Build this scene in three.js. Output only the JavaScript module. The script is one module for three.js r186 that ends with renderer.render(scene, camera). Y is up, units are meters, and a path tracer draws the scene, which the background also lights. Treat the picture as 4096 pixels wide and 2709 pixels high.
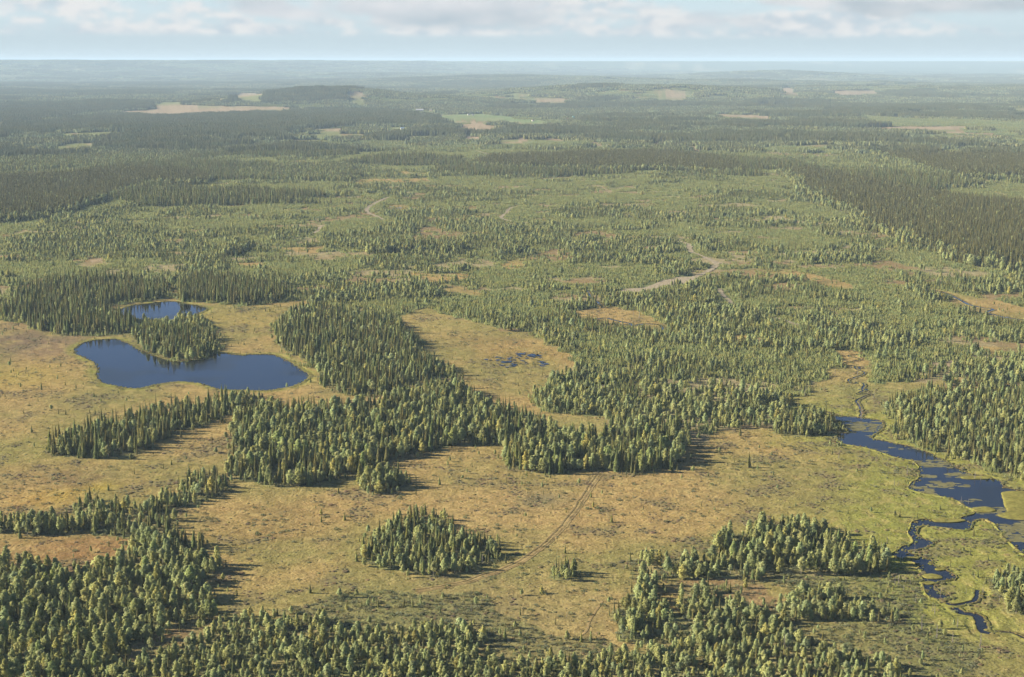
import * as THREE from 'three';
import { mergeGeometries } from 'three/addons/utils/BufferGeometryUtils.js';

// ------------------------------------------------------------------ camera, sky, sun, exposure
const scene = new THREE.Scene();
const EYE = 230, FOCAL = 1410, PITCH = Math.atan((338.5 - 61) / FOCAL);
const camera = new THREE.PerspectiveCamera(2 * Math.atan(338.5 / FOCAL) * 180 / Math.PI, 1024 / 677, 1, 90000);
camera.position.set(0, EYE, 0);
camera.rotation.set(-PITCH, 0, 0);
camera.updateMatrixWorld(true);
const renderer = new THREE.WebGLRenderer({ antialias: true });
renderer.toneMapping = THREE.LinearToneMapping;
renderer.toneMappingExposure = 3.1;
renderer.shadowMap.enabled = true;

const SUN_EL = 23 * Math.PI / 180, SUN_AZ = 5 * Math.PI / 180;
const sunDir = new THREE.Vector3(-Math.cos(SUN_EL) * Math.cos(SUN_AZ), Math.sin(SUN_EL), -Math.cos(SUN_EL) * Math.sin(SUN_AZ));
const sun = new THREE.DirectionalLight(new THREE.Color().setRGB(1, 0.89, 0.69), 5);
sun.name = 'sun';
sun.position.copy(sunDir).multiplyScalar(3000).add(new THREE.Vector3(0, 0, -1200));
sun.target.position.set(0, 0, -1200);
sun.castShadow = true;
sun.shadow.mapSize.set(4096, 4096);
Object.assign(sun.shadow.camera, { left: -1500, right: 1500, top: 1500, bottom: -1500, near: 10, far: 8000 });
scene.add(sun, sun.target);
scene.fog = new THREE.FogExp2(new THREE.Color().setRGB(0.58, 0.78, 1.0), 0.000045);

// ------------------------------------------------------------------ chance and noise
function rng(seed) { let a = seed >>> 0; return () => { a = (a + 0x6D2B79F5) | 0; let t = Math.imul(a ^ (a >>> 15), 1 | a); t = (t + Math.imul(t ^ (t >>> 7), 61 | t)) ^ t; return ((t ^ (t >>> 14)) >>> 0) / 4294967296; }; }
const lerp = (a, b, t) => a + (b - a) * t, clamp = (x, a = 0, b = 1) => Math.min(b, Math.max(a, x));
const smooth = (a, b, x) => { const t = clamp((x - a) / (b - a)); return t * t * (3 - 2 * t); };
const hash2 = (x, y) => { let h = Math.imul(x, 0x27d4eb2d) ^ Math.imul(y, 0x165667b1); h = Math.imul(h ^ (h >>> 15), 0x85ebca6b); h = Math.imul(h ^ (h >>> 13), 0xc2b2ae35); return ((h ^ (h >>> 16)) >>> 0) / 4294967296; };
function vnoise(x, y) {
  const ix = Math.floor(x), iy = Math.floor(y), fx = x - ix, fy = y - iy, u = fx * fx * (3 - 2 * fx), v = fy * fy * (3 - 2 * fy);
  return lerp(lerp(hash2(ix, iy), hash2(ix + 1, iy), u), lerp(hash2(ix, iy + 1), hash2(ix + 1, iy + 1), u), v);
}
function fbm(x, y, n = 4) { let s = 0, a = 0.5, t = 0; for (let i = 0; i < n; i++) { s += a * vnoise(x, y); t += a; a *= 0.5; const q = x * 1.6 + y * 1.2 + 13.7; y = y * 1.6 - x * 1.2 + 7.1; x = q; } return s / t; }

// ------------------------------------------------------------------ sky: air and clouds only
{
  const W = 4096, H = 2048, data = new Float32Array(W * H * 4);
  const stops = [[0, 0.58, 0.68, 0.735], [0.4, 0.565, 0.67, 0.725], [0.8, 0.555, 0.665, 0.72], [1.8, 0.64, 0.77, 0.82], [3.2, 0.60, 0.76, 0.84], [5.5, 0.32, 0.50, 0.76], [9, 0.16, 0.31, 0.64], [20, 0.115, 0.225, 0.49], [45, 0.095, 0.165, 0.32], [90, 0.075, 0.13, 0.27]];
  const clear = (e) => { let k = 0; while (k < stops.length - 2 && e > stops[k + 1][0]) k++; const a = stops[k], b = stops[k + 1], t = clamp((e - a[0]) / (b[0] - a[0])); return [1, 2, 3].map((c) => lerp(a[c], b[c], t)); };
  for (let row = 0; row < H; row++) {
    const e = ((row + 0.5) / H - 0.5) * 180;
    for (let col = 0; col < W; col++) {
      const az = ((col + 0.5) / W - 0.5) * 360, o = (row * W + col) * 4;
      let c = clear(Math.max(0, e));
      if (e > 0 && e < 40) {
        const q = az + 90; // 0 = the way the camera looks, positive to its right
        const turn = ((q % 360) + 540) % 360 - 180;
        // far cumulus bank: flat bases at about one degree, uneven tops
        const base = 0.86 + 0.12 * vnoise(turn * 0.11 + 40, 3);
        const big = fbm(turn * 0.16 + 11, 1.7, 3), mid = fbm(turn * 0.5 + 5, e * 1.3 + 9, 4), fine = fbm(turn * 1.7, e * 4.6, 5);
        const top = base + 0.25 + 1.5 * smooth(0.3, 0.75, big) * (0.5 + 0.8 * mid);
        let m = smooth(base - 0.04, base + 0.14, e) * (1 - smooth(top - 0.3, top + 0.1, e + (fine - 0.5) * 0.9));
        m *= smooth(0.32, 0.62, mid * 0.6 + fine * 0.5);
        const lit = clamp(0.25 + 3.2 * (fine - 0.46) + 0.5 * (e - base) / Math.max(0.3, top - base));
        let cc = [lerp(0.54, 0.86, lit), lerp(0.62, 0.835, lit), lerp(0.69, 0.82, lit)];
        c = c.map((v, k) => lerp(v, cc[k], 0.85 * m));
        // thin grey streaks above the bank
        const st = smooth(0.55, 0.75, fbm(turn * 0.22 + 70, e * 3.4, 4)) * smooth(1.2, 1.7, e) * (1 - smooth(4, 9, e));
        c = c.map((v, k) => lerp(v, [0.55, 0.64, 0.70][k], 0.45 * st));
        // nearer, larger clouds, scattered round the sky
        const px = 1 / Math.tan((e + 1.2) * Math.PI / 180) * Math.sin(turn * Math.PI / 180), pz = 1 / Math.tan((e + 1.2) * Math.PI / 180) * Math.cos(turn * Math.PI / 180);
        const n = fbm(px * 0.28 + 3.35, pz * 0.07 + 8.1, 5) * 0.72 + fbm(turn * 0.5, e * 0.9 + 2, 4) * 0.28;
        const cover = smooth(0.555, 0.66, n) * smooth(1.0, 1.6, e) * (1 - smooth(3.5, 7, e));
        const l2 = clamp(0.5 + 1.9 * (fbm(turn * 0.45 + 31, e * 1.3, 4) - 0.5) + 0.06 * e);
        cc = [lerp(0.48, 0.77, l2), lerp(0.56, 0.77, l2), lerp(0.62, 0.79, l2)];
        c = c.map((v, k) => lerp(v, cc[k], 0.9 * cover));
        // one broad near cumulus, grey beneath and white on its sunward side
        const away = Math.exp(-(((turn - 15.5) / (turn < 15.5 ? 6.2 : 9)) ** 2) - ((e - 2.9) / (e < 2.9 ? 1.25 : 1.8)) ** 2);
        const body = smooth(0.3, 0.5, away + 0.55 * (fbm(turn * 0.55 + 3, e * 1.7 + 60, 5) - 0.5)) * smooth(1.25, 1.5, e + 0.25 * (fine - 0.5));
        const l3 = clamp(0.55 - (turn - 13) * 0.05 + 1.5 * (fbm(turn * 0.6 + 91, e * 1.9, 4) - 0.5) + 0.25 * (e - 1.9));
        c = c.map((v, k) => lerp(v, lerp([0.47, 0.545, 0.60][k], [0.77, 0.77, 0.78][k], l3), 0.92 * body));
      }
      data[o] = c[0] / 3.1; data[o + 1] = c[1] / 3.1; data[o + 2] = c[2] / 3.1; data[o + 3] = 1;
    }
  }
  const sky = new THREE.DataTexture(data, W, H, THREE.RGBAFormat, THREE.FloatType);
  sky.mapping = THREE.EquirectangularReflectionMapping;
  sky.magFilter = THREE.LinearFilter; sky.minFilter = THREE.LinearFilter; sky.needsUpdate = true;
  scene.background = sky;
  scene.environment = sky;
}

// ------------------------------------------------------------------ helpers for things
const taken = new Map();
function numbered(name) { const n = taken.get(name) ?? 0; taken.set(name, n + 1); return n ? `${name}_${String(n).padStart(3, '0')}` : name; }
function tag(o, label, category, group, kind) { o.userData.label = label; o.userData.category = category; if (group) o.userData.group = group; if (kind) o.userData.kind = kind; return o; }
function shadows(o) { o.traverse((m) => { if (m.isMesh) { m.castShadow = true; m.receiveShadow = true; } }); return o; }
function put(name, geometry, material, label, category, kind, group) {
  const m = new THREE.Mesh(geometry, material); m.name = numbered(name); scene.add(m); tag(m, label, category, group, kind); return shadows(m);
}
function geometryOf(P, C, I, uv) {
  const g = new THREE.BufferGeometry();
  g.setAttribute('position', new THREE.Float32BufferAttribute(P, 3));
  if (C) g.setAttribute('color', new THREE.Float32BufferAttribute(C, 3));
  if (uv) g.setAttribute('uv', new THREE.Float32BufferAttribute(uv, 2));
  if (I) g.setIndex(I);
  g.computeVertexNormals();
  return g;
}

// ------------------------------------------------------------------ lie of the land
const HILLS = [ // x, z, height, half widths
  ];
function heightAt(x, z) {
  const d = Math.hypot(x, z);
  let h = 0;
  if (d > 1450) h += smooth(1450, 2600, d) * 9 * (fbm(x / 420 + 9, z / 420 + 2, 3) - 0.5) * 2 * (1 - smooth(3800, 5500, d) * 0.5);
  if (d > 3300) h += smooth(3300, 8000, d) * 26 * (fbm(x / 1700 + 4, z / 1300 + 31, 4) - 0.5) * 2;
  if (d > 9000) h += smooth(9000, 20000, d) * 60 * (fbm(x / 4200 + 1.3, z / 3000 + 5, 4) - 0.46);
  for (const [hx, hz, hh, wx, wz] of HILLS) {
    const q = ((x - hx) / wx) ** 2 + ((z - hz) / wz) ** 2;
    if (q < 6) h += hh * Math.exp(-q * 1.2) * (0.8 + 0.4 * fbm(x / 300, z / 300, 3));
  }
  if (d > 28000) h += smooth(26000, 42000, d) * (230 + 160 * fbm(x / 7000 + 3, z / 9000, 4));
  return h > 170 ? 170 + 58.5 * (1 - Math.exp(-(h - 170) / 28)) : h;
}
// a point of the photograph (in its 4096 x 2709 pixels) on the ground
const inv = new THREE.Matrix4().copy(camera.matrixWorld);
function ray(fx, fy) { return new THREE.Vector3(fx / 4 - 512, 338.5 - fy / 4, -FOCAL).applyMatrix4(new THREE.Matrix4().extractRotation(inv)).normalize(); }
function flat(fx, fy) { const d = ray(fx, fy), t = EYE / Math.max(0.004, -d.y); return [d.x * t, d.z * t]; }
function ground(fx, fy) {
  const d = ray(fx, fy);
  let t = 300, last = t;
  for (let i = 0; i < 900; i++) {
    const gap = EYE + d.y * t - heightAt(d.x * t, d.z * t);
    if (gap < 0) { for (let k = 0; k < 12; k++) { const m = (last + t) / 2; if (EYE + d.y * m - heightAt(d.x * m, d.z * m) < 0) t = m; else last = m; } break; }
    last = t; t += Math.max(1.5, gap * 0.6); if (t > 42000) break;
  }
  return [d.x * t, d.z * t];
}
// nine view windows of the photograph, three by three, in which its outlines were read off
const R = (n, x, y) => [((n - 1) % 3) * 1365 + x * 0.576, Math.floor((n - 1) / 3) * 903 + y * 0.576];
const at = (n, x, y) => ground(...R(n, x, y));
const addHill = (n, x, y, d, hh, wx, wz) => { const r = ray(...R(n, x, y)), s = d / Math.hypot(r.x, r.z); HILLS.push([r.x * s, r.z * s, hh, wx, wz]); };
addHill(1, 2120, 640, 7600, 48, 620, 700);
addHill(2, 40, 640, 7900, 30, 520, 600);
addHill(2, 2000, 640, 8600, 52, 1050, 800);
addHill(2, 1350, 640, 9200, 40, 700, 700);
addHill(3, 200, 640, 8800, 36, 800, 700);
addHill(2, 1150, 470, 15500, 55, 1500, 1600);
addHill(2, 600, 470, 18500, 60, 2500, 1800);
addHill(2, 2200, 500, 14000, 60, 2200, 1200);
addHill(3, 700, 470, 19000, 110, 1500, 1500);
addHill(3, 1500, 560, 11000, 35, 2600, 1100);
addHill(1, 500, 440, 24000, 175, 5200, 3500);
addHill(1, 1700, 420, 27000, 185, 5600, 4000);
addHill(2, 300, 420, 30000, 180, 6000, 4000);
addHill(1, -900, 440, 22000, 120, 4500, 3500);
addHill(2, 1800, 440, 32000, 140, 6000, 4000);

// outlines: a text of "window x,y x,y ..." runs
function outline(text) {
  const out = []; let n = 0;
  for (const w of text.trim().split(/\s+/)) { if (w.includes(',')) { const [x, y] = w.split(',').map(Number); out.push(at(n, x, y)); } else n = +w; }
  return out;
}
function inside(p, x, z) {
  let c = false;
  for (let i = 0, j = p.length - 1; i < p.length; j = i++) if ((p[i][1] > z) !== (p[j][1] > z) && x < (p[j][0] - p[i][0]) * (z - p[i][1]) / (p[j][1] - p[i][1]) + p[i][0]) c = !c;
  return c;
}
function boxed(o) { o.b = [Infinity, Infinity, -Infinity, -Infinity]; for (const [x, z] of o.p) { o.b[0] = Math.min(o.b[0], x); o.b[1] = Math.min(o.b[1], z); o.b[2] = Math.max(o.b[2], x); o.b[3] = Math.max(o.b[3], z); } return o; }
const within = (o, x, z) => x >= o.b[0] && z >= o.b[1] && x <= o.b[2] && z <= o.b[3] && inside(o.p, x, z);
function segDist(p, x, z, closed = true) {
  let best = Infinity;
  for (let i = closed ? 0 : 1, j = closed ? p.length - 1 : 0; i < p.length; j = i++) {
    const ax = p[j][0], az = p[j][1], bx = p[i][0] - ax, bz = p[i][1] - az, t = clamp(((x - ax) * bx + (z - az) * bz) / (bx * bx + bz * bz + 1e-9));
    const q = (x - ax - bx * t) ** 2 + (z - az - bz * t) ** 2; if (q < best) best = q;
  }
  return Math.sqrt(best);
}
function curved(p, closed, step, jitter = 0, seed = 1) { // an even, slightly uneven line through the points
  const c = new THREE.CatmullRomCurve3(p.map(([x, z]) => new THREE.Vector3(x, 0, z)), closed, 'centripetal'), n = Math.max(8, Math.round(c.getLength() / step));
  return c.getSpacedPoints(n).slice(0, closed ? n : n + 1).map((v) => [v.x + jitter * 2 * (fbm(v.x / 5 + seed, v.z / 5, 3) - 0.5), v.z + jitter * 2 * (fbm(v.x / 5 + 90 + seed, v.z / 5, 3) - 0.5)]);
}

// ------------------------------------------------------------------ waters
const WATERS = [];
const water = (name, label, text, bank = 0.45) => { const o = boxed({ p: curved(outline(text), true, 2.2, 1.3, WATERS.length * 7), name, label, bank }); WATERS.push(o); return o; };
water('pond', 'large dark blue pond with a wooded point reaching into it', '4 515,880 540,835 600,805 680,790 800,785 850,800 890,815 930,835 965,858 1040,885 1110,915 1170,932 1250,941 1330,937 1400,922 1440,900 1480,885 1520,882 1600,890 1680,897 1760,893 1840,891 1900,895 1950,915 2000,940 2060,975 2110,1010 2145,1040 2130,1065 2080,1095 2020,1115 1940,1130 1860,1142 1790,1143 1700,1140 1600,1140 1530,1135 1460,1118 1380,1095 1300,1085 1220,1083 1140,1090 1080,1102 1020,1115 950,1128 900,1128 850,1122 790,1110 730,1095 690,1070 670,1040 680,1000 665,965 640,940 600,925 560,905');
water('pond', 'small pale blue pond behind the wooded point', '4 790,600 850,572 930,550 1020,542 1090,531 1160,526 1240,527 1290,540 1370,552 1430,565 1445,575 1400,600 1340,622 1260,642 1190,652 1100,656 1000,655 900,650 820,630');
const STREAM = water('stream', 'winding blue bog stream with sedge banks', '6 1020,1303 1060,1310 1100,1322 1180,1325 1240,1333 1310,1340 1370,1350 1395,1385 1380,1420 1330,1440 1310,1465 1330,1480 1400,1490 1480,1510 1560,1525 1630,1545 9 1720,10 1770,40 1830,65 1900,110 1990,150 2060,165 2130,180 2200,205 2230,240 2300,262 2371,268 2520,280 2700,330 2760,640 2640,880 2500,800 2371,710 2310,660 2260,620 2220,560 2180,520 2150,490 2090,465 2040,475 2010,500 1980,540 1920,540 1830,530 1740,520 1680,510 1640,525 1630,560 1650,590 1690,610 1730,625 1720,650 1660,670 1610,680 1570,690 1590,710 1640,720 1670,740 1720,750 1740,785 1800,800 1850,830 1895,860 1890,880 1830,890 1770,905 1740,940 1770,970 1810,990 1870,1000 1860,1020 1790,1030 1750,1020 1700,1000 1675,960 1675,890 1660,830 1640,790 1600,770 1550,755 1500,735 1460,715 1490,685 1540,660 1590,645 1605,610 1580,580 1575,530 1600,490 1650,475 1700,470 1750,478 1850,490 1900,470 1960,450 2020,435 2020,410 1980,385 1940,360 1900,335 1830,320 1740,300 1640,280 1580,260 1590,215 1640,190 1650,150 1640,100 1600,60 1530,50 1470,35 6 1250,1535 1150,1520 1090,1500 1075,1460 1090,1440 1150,1440 1160,1425 1130,1400 1110,1360 1060,1345');
// narrow creeks: a line and a half width
const CREEKS = [
  ['9 1830,1050 1880,1064 1920,1058 1960,1052 2000,1040 2030,1030 2040,1000 2050,960', 1.0],
  ['9 1890,1080 1920,1105 1950,1122 2000,1130 2045,1138 2062,1160 2070,1185 2072,1212 2082,1240 2105,1256 2150,1250', 2.1],
  ['9 2160,1245 2230,1250 2300,1262 2371,1290 2460,1340', 0.7],
  ['6 1090,866 1150,864 1200,872 1250,884 1215,892 1180,896 1150,905 1200,916 1240,925 1190,940 1130,950 1110,962 1170,968 1205,975 1205,990 1235,1005 1265,1020 1250,1035 1200,1050 1150,1075 1180,1095 1225,1085 1260,1105 1245,1130 1250,1145 1210,1170 1260,1165 1310,1165 1250,1190 1210,1215 1230,1260 1240,1330', 0.65],
  ['6 840,1285 900,1283 960,1288 1010,1293 1050,1310', 0.9],
  ['6 1690,450 1780,455 1870,485 1910,505 1960,532 2000,550 2090,570 2150,578 2110,603 2170,618 2240,635 2340,650 2440,660', 1.7],
  ['5 1640,606 1632,622 1660,640 1740,650 1830,640 1920,660 2010,680 2030,695 2100,680 2210,690 2240,720', 1.5],
  ['5 1705,450 1740,500 1800,545 1830,570 1880,560', 1.4],
].map(([t, w], i) => { const p = curved(outline(t), false, 2, 1.2, 40 + i); return { ...boxed({ p }), w }; });
const POOLS = [];
{
  const r = rng(5);
  for (const [x, y, s] of [[1340, 898, 5.5], [1312, 903, 3], [1365, 901, 3], [1250, 888, 3.4], [1225, 893, 2], [1085, 912, 3], [1090, 930, 2.4], [1010, 928, 2.4], [1130, 945, 3.6], [1158, 942, 3], [1200, 962, 3], [1190, 972, 2.4], [1150, 980, 2.2], [1390, 945, 3], [1410, 958, 3.2], [1400, 972, 2.2]]) POOLS.push([at(5, x, y), s]);
  for (let i = 0; i < 40; i++) POOLS.push([at(5, 1210 + 240 * (r() + r() - 1), 932 + 62 * (r() + r() - 1)), 0.9 + 1.3 * r()]);
  for (const [n, x, y, s] of [[5, 1105, 82, 5], [2, 345, 1438, 7], [2, 400, 1445, 6], [2, 370, 1450, 4], [6, 1205, 985, 4], [6, 1250, 1138, 3.5], [9, 1715, 500, 1], [6, 2245, 635, 4]]) POOLS.push([at(n, x, y), s]);
  POOLS.forEach((q, i) => { const [c, s] = q; const ring = []; for (let k = 0; k < 18; k++) { const a = k / 18 * Math.PI * 2, l = s * (0.4 + 0.8 * fbm(Math.cos(a) * 1.7 + i * 9, Math.sin(a) * 1.7 + 4, 2)); ring.push([c[0] + Math.cos(a) * l * 1.15, c[1] + Math.sin(a) * l]); } q.push(boxed({ p: ring })); });
}
const inWater = (x, z) => WATERS.some((o) => within(o, x, z)) || POOLS.some((q) => within(q[2], x, z));
const nearCreek = (x, z, m) => CREEKS.some((c) => x > c.b[0] - m && x < c.b[2] + m && z > c.b[1] - m && z < c.b[3] + m && segDist(c.p, x, z, false) < c.w + m);

// ------------------------------------------------------------------ roads and tracks
const ROADS = [
  ['2 330,1370 280,1390 220,1420 180,1450 190,1480 240,1500 300,1530', 3.2],
  ['2 1240,1430 1170,1450 1150,1480 1110,1515 1200,1540 1300,1550', 3.2],
  ['2 900,1040 940,1047 1000,1065 1100,1085 1210,1095', 3.5],
  ['6 -40,108 0,115 40,130 60,180 150,220 230,260 220,290 150,330 80,360 0,385 5 2280,392 2200,420 2100,440 1950,460', 3.6],
  ['6 230,258 280,262 330,270', 3],
  ['6 255,440 280,480 310,510 345,545', 2.6],
  ['6 640,640 700,655 790,690', 2.4],
  ['5 1300,8 1360,18 1440,26', 2.6],
  ['4 2240,0 2215,25 2190,55', 2.8],
].map(([t, w]) => { const p = curved(outline(t), false, 4, 0.8); return { ...boxed({ p }), w }; });
const onRoad = (x, z, m) => ROADS.some((c) => x > c.b[0] - 9 && x < c.b[2] + 9 && z > c.b[1] - 9 && z < c.b[3] + 9 && segDist(c.p, x, z, false) < c.w + m);

// ------------------------------------------------------------------ land cover, read off the photograph
const COVER = [];
const cover = (t, text, o = {}) => COVER.push(boxed({ t, p: outline(text), ...o }));
// open bog
cover('bog', '4 -700,620 0,655 200,690 320,735 420,772 500,772 640,768 900,757 915,768 1000,838 1100,915 1250,945 1400,930 1500,870 1515,780 1500,720 1420,650 1330,635 1000,645 800,635 735,600 770,560 930,532 1100,510 1225,497 1160,470 1150,430 1210,410 1240,430 1240,487 1320,525 1450,540 1640,558 1850,545 2060,517 2140,497 2110,535 2010,585 1950,650 1890,690 1930,780 1990,870 2100,930 2200,1010 2240,1050 2250,1110 2370,1165 5 130,1178 290,1185 470,1125 640,1045 850,1090 870,1040 700,990 600,900 500,760 380,650 480,600 600,556 680,590 740,620 900,650 1030,680 1110,728 1340,733 1370,760 1450,830 1600,900 1625,960 1580,1010 1460,1060 1380,1160 1340,1230 1350,1290 1550,1305 1820,1325 1870,1380 1830,1460 1800,1567 6 190,1500 200,1420 600,1400 780,1200 920,1120 990,1040 1000,990 1100,980 1085,862 1260,880 1300,1000 1330,1090 1700,1080 1900,1035 1960,1060 1750,1130 1500,1180 1400,1290 1500,1350 1480,1430 1600,1530 9 1900,30 2100,110 2371,215 2900,300 2900,1900 0,1900 7 0,1900 -900,1900 -900,0');
cover('bog', '6 1620,430 1800,440 1900,470 2100,500 2371,560 2600,590 2600,690 2371,680 2200,650 2050,610 1950,560 1850,510');
cover('bog', '5 1600,600 1750,560 1900,560 2100,620 2280,690 2300,760 2150,740 1900,690 1700,650');
cover('bog', '6 300,760 420,755 640,812 640,830 500,825 320,790');
cover('bog', '6 590,320 700,300 900,340 1050,370 1230,420 1200,450 1000,420 800,380');
cover('bog', '5 430,338 600,328 860,330 870,380 740,400 900,430 1010,492 850,482 740,482 720,425 560,382');
cover('bog', '5 1130,290 1170,215 1290,250 1310,300 1200,312');
cover('bog', '4 1600,258 1860,250 1865,282 1750,292 1640,272');
cover('bog', '4 1740,118 2000,158 2250,138 2210,192 2000,182 1800,152');
cover('bog', '2 70,1245 300,1238 600,1228 590,1262 300,1282 110,1284'); cover('bog', '2 330,1185 600,1200 610,1224 400,1226');
cover('bog', '2 300,1425 480,1420 560,1450 450,1470 300,1460'); cover('bog', '2 780,1480 960,1488 940,1508 800,1500');
cover('bog', '6 2050,840 2300,835 2371,870 2300,890 2100,880');
// felled ground
for (const t of ['4 640,248 740,213 735,243 660,258', '4 680,55 880,62 830,78 700,68', '2 1960,1325 2130,1380 2100,1402 1975,1362', '2 1020,1310 1140,1300 1120,1330 1040,1340', '2 1590,1255 1800,1250 1760,1310 1640,1290', '5 1560,280 1660,290 1650,306 1580,300', '6 180,660 300,700 280,725 190,700', '6 1700,945 1920,940 1925,985 1800,985', '5 1660,1120 1850,1105 1840,1135 1690,1140',
  '2 960,683 1300,683 1550,678 1660,700 1500,710 1290,697', '2 1990,662 2230,618 2371,640 2330,664', '2 780,938 850,936 990,958 850,968', '2 1170,946 1320,958 1230,994', '2 760,892 1000,846 1190,880 1000,904', '3 672,607 785,607 790,668 664,658', '3 1045,627 1350,628 1390,645 1060,665', '3 130,788 500,798 560,788 690,832 560,828 350,808', '3 1640,1062 1780,1048 1980,1060 1800,1076', '3 0,1008 175,1028 160,1048 0,1028', '3 930,1066 1130,1078 1000,1094', '3 1310,882 1900,858 1950,892 1340,894', '3 1700,912 2140,925 2150,942 1750,925', '1 1560,670 1680,646 1822,643 1800,657 1650,676', '1 -60,842 0,845 185,850 60,884 -60,884', '1 2010,905 2371,888 2371,914 2100,914',
  '1 715,780 1000,766 1025,742 1180,728 1500,733 1850,740 2371,748 2 120,752 0,760 1 2200,760 1800,768 1650,782 1400,793 1150,800 980,788', '2 60,628 118,628 124,682 58,682', '2 640,620 700,618 700,634 650,632', '3 680,948 820,948 800,960 690,958', '2 540,1120 680,1118 680,1134 560,1134', '2 1400,962 1600,966 1600,976 1420,974', '2 1730,985 1900,992 1890,1012 1760,1002', '2 2140,990 2371,1005 2371,1015 2150,1000', '3 600,1205 750,1212 740,1228 600,1222', '3 1400,1035 1490,1036 1480,1048 1410,1046', '2 2150,815 2240,818 2220,832 2155,828']) cover('clear', t);
cover('field', '2 420,768 640,770 760,800 980,788 1150,808 1300,824 1510,838 1495,862 1200,842 900,832 830,852 760,842 600,802'); cover('field', '2 300,886 505,888 495,908 325,908');
cover('young', '3 1180,800 2371,850 2700,870 2700,920 2371,905 1900,870 1300,880'); cover('young', '3 0,1215 300,1225 700,1250 800,1310 880,1400 1000,1460 1130,1520 1180,1567 0,1567'); cover('young', '2 600,1230 2371,1215 2371,1567 500,1567 620,1400');
// tall dark spruce forest
let DARKS = 0;
const far = { spruce: 0.05, birch: 0.011, hs: [9, 21], hb: [7, 13] };
for (const t of ['1 -900,1567 0,1562 200,1530 420,1490 700,1410 900,1340 1080,1300 1400,1292 1410,1252 1200,1205 900,1195 400,1232 -200,1255 -900,1300', '1 -900,1100 -200,1200 300,1195 800,1165 1250,1135 1310,1090 700,1062 300,1082 -200,1100 -900,1000', '1 -900,1000 -100,985 300,930 700,905 1000,935 1300,945 1600,985 1700,965 2020,915 2100,900 2371,884 2 250,882 760,868 700,830 450,782 0,762 1 2200,762 1800,772 1300,803 900,803 600,825 200,890 -100,905', '1 -300,840 0,838 430,830 700,778 1000,760 1030,735 700,712 300,740 -300,780', '2 850,1150 1000,1170 1400,1190 1900,1190 2150,1190 2371,1200 3 300,1215 430,1210 420,1170 200,1110 0,1090 2 2200,1070 1500,1080 1000,1100', '3 690,1210 800,1290 900,1400 1000,1440 1150,1500 1200,1567 6 1280,50 1500,105 1700,180 1850,262 2100,285 2371,325 2900,390 3 2900,1460 2371,1430 2000,1400 1700,1345 1300,1265 900,1195', '3 1300,1062 1400,1130 1600,1190 1900,1240 2371,1260 2900,1290 2900,1060 2371,1068 1900,1072 1500,1055', '1 1640,1245 2000,1255 2371,1265 2 100,1260 60,1170 1 2371,1150 1900,1160 1650,1190', '2 300,960 180,955 200,985 350,985']) cover('stand', t, DARKS++ % 9 === 1 || DARKS === 8 ? { spruce: 0.03, birch: 0.02, hs: [8, 17], hb: [6, 11] } : { ...far, dark: 1 });
for (const t of ['5 180,205 350,195 520,172 510,128 300,118 190,150', '5 540,150 700,195 880,175 800,130 560,118', '5 1050,185 1200,205 1290,172 1150,118', '4 1530,215 1640,190 1760,160 1740,125 1600,135 1530,165']) cover('stand', t, { spruce: 0.03, birch: 0.04, hs: [10, 15], hb: [7, 11] });
const stand = (place, text, o) => cover('stand', text, { place, spruce: 0.05, birch: 0.02, hs: [6, 12], hb: [4.5, 8], ...o });
stand('in the wood behind the large pond', '4 -60,640 80,650 200,690 330,735 410,770 500,765 640,760 800,750 900,748 940,640 860,600 760,592 720,548 850,530 950,520 1100,500 1140,470 1130,430 1000,400 700,372 400,392 150,440 70,560', { spruce: 0.038, birch: 0.018, hs: [9, 17] });
stand('in the wood above the small pond', '4 1230,480 1320,520 1420,530 1640,555 1850,540 1990,510 2070,478 1950,440 1750,400 1500,372 1300,400 1240,440', { spruce: 0.045, birch: 0.012, hs: [9, 17] });
stand('on the wooded point in the pond', '4 905,765 960,830 1040,875 1110,905 1180,925 1290,932 1380,912 1450,872 1500,802 1490,760 1350,742 1150,738 950,743', { spruce: 0.034, birch: 0.026, hs: [8, 15] });
stand('in the dark pondside wood', '4 1900,742 1980,872 2110,922 2200,1002 2230,1102 2371,1162 5 130,1172 280,1182 380,1152 470,1122 550,1082 645,1042 605,962 560,902 520,832 430,752 350,692 250,662 0,602 4 2100,600 2010,642', { spruce: 0.044, birch: 0.022, hs: [6, 16.5], hb: [5, 10] });
stand('in the long slanting wood', '4 330,1560 420,1600 600,1615 800,1610 1000,1590 1080,1510 1200,1460 1330,1400 1450,1370 1580,1320 1640,1262 1600,1200 1300,1270 1000,1310 700,1390 520,1450 400,1500', { spruce: 0.04, birch: 0.024, hs: [6, 16], hb: [4, 9] });
stand('in the thin clump at the pond shore', '4 1590,1195 1800,1178 1825,1212 1650,1282', { spruce: 0.03, birch: 0.03, hs: [5, 9] });
stand('in the broad middle wood', '7 1590,130 1600,200 1750,232 1950,240 2200,222 2371,200 8 0,160 150,140 250,110 390,60 480,20 5 860,1535 1000,1530 1100,1545 8 1150,60 1230,130 1400,150 1560,150 1750,130 1900,140 2050,160 2200,140 2371,120 5 2371,1440 2150,1400 1950,1430 1850,1490 1700,1500 1560,1472 1450,1422 1300,1372 1130,1292 1000,1232 900,1182 800,1122 600,1142 450,1202 300,1252 0,1272 4 2100,1280 1850,1292 1700,1305 1640,1330 1610,1480 1590,1567', { spruce: 0.036, birch: 0.034, hs: [6.5, 15], hb: [4.5, 11] });
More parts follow.
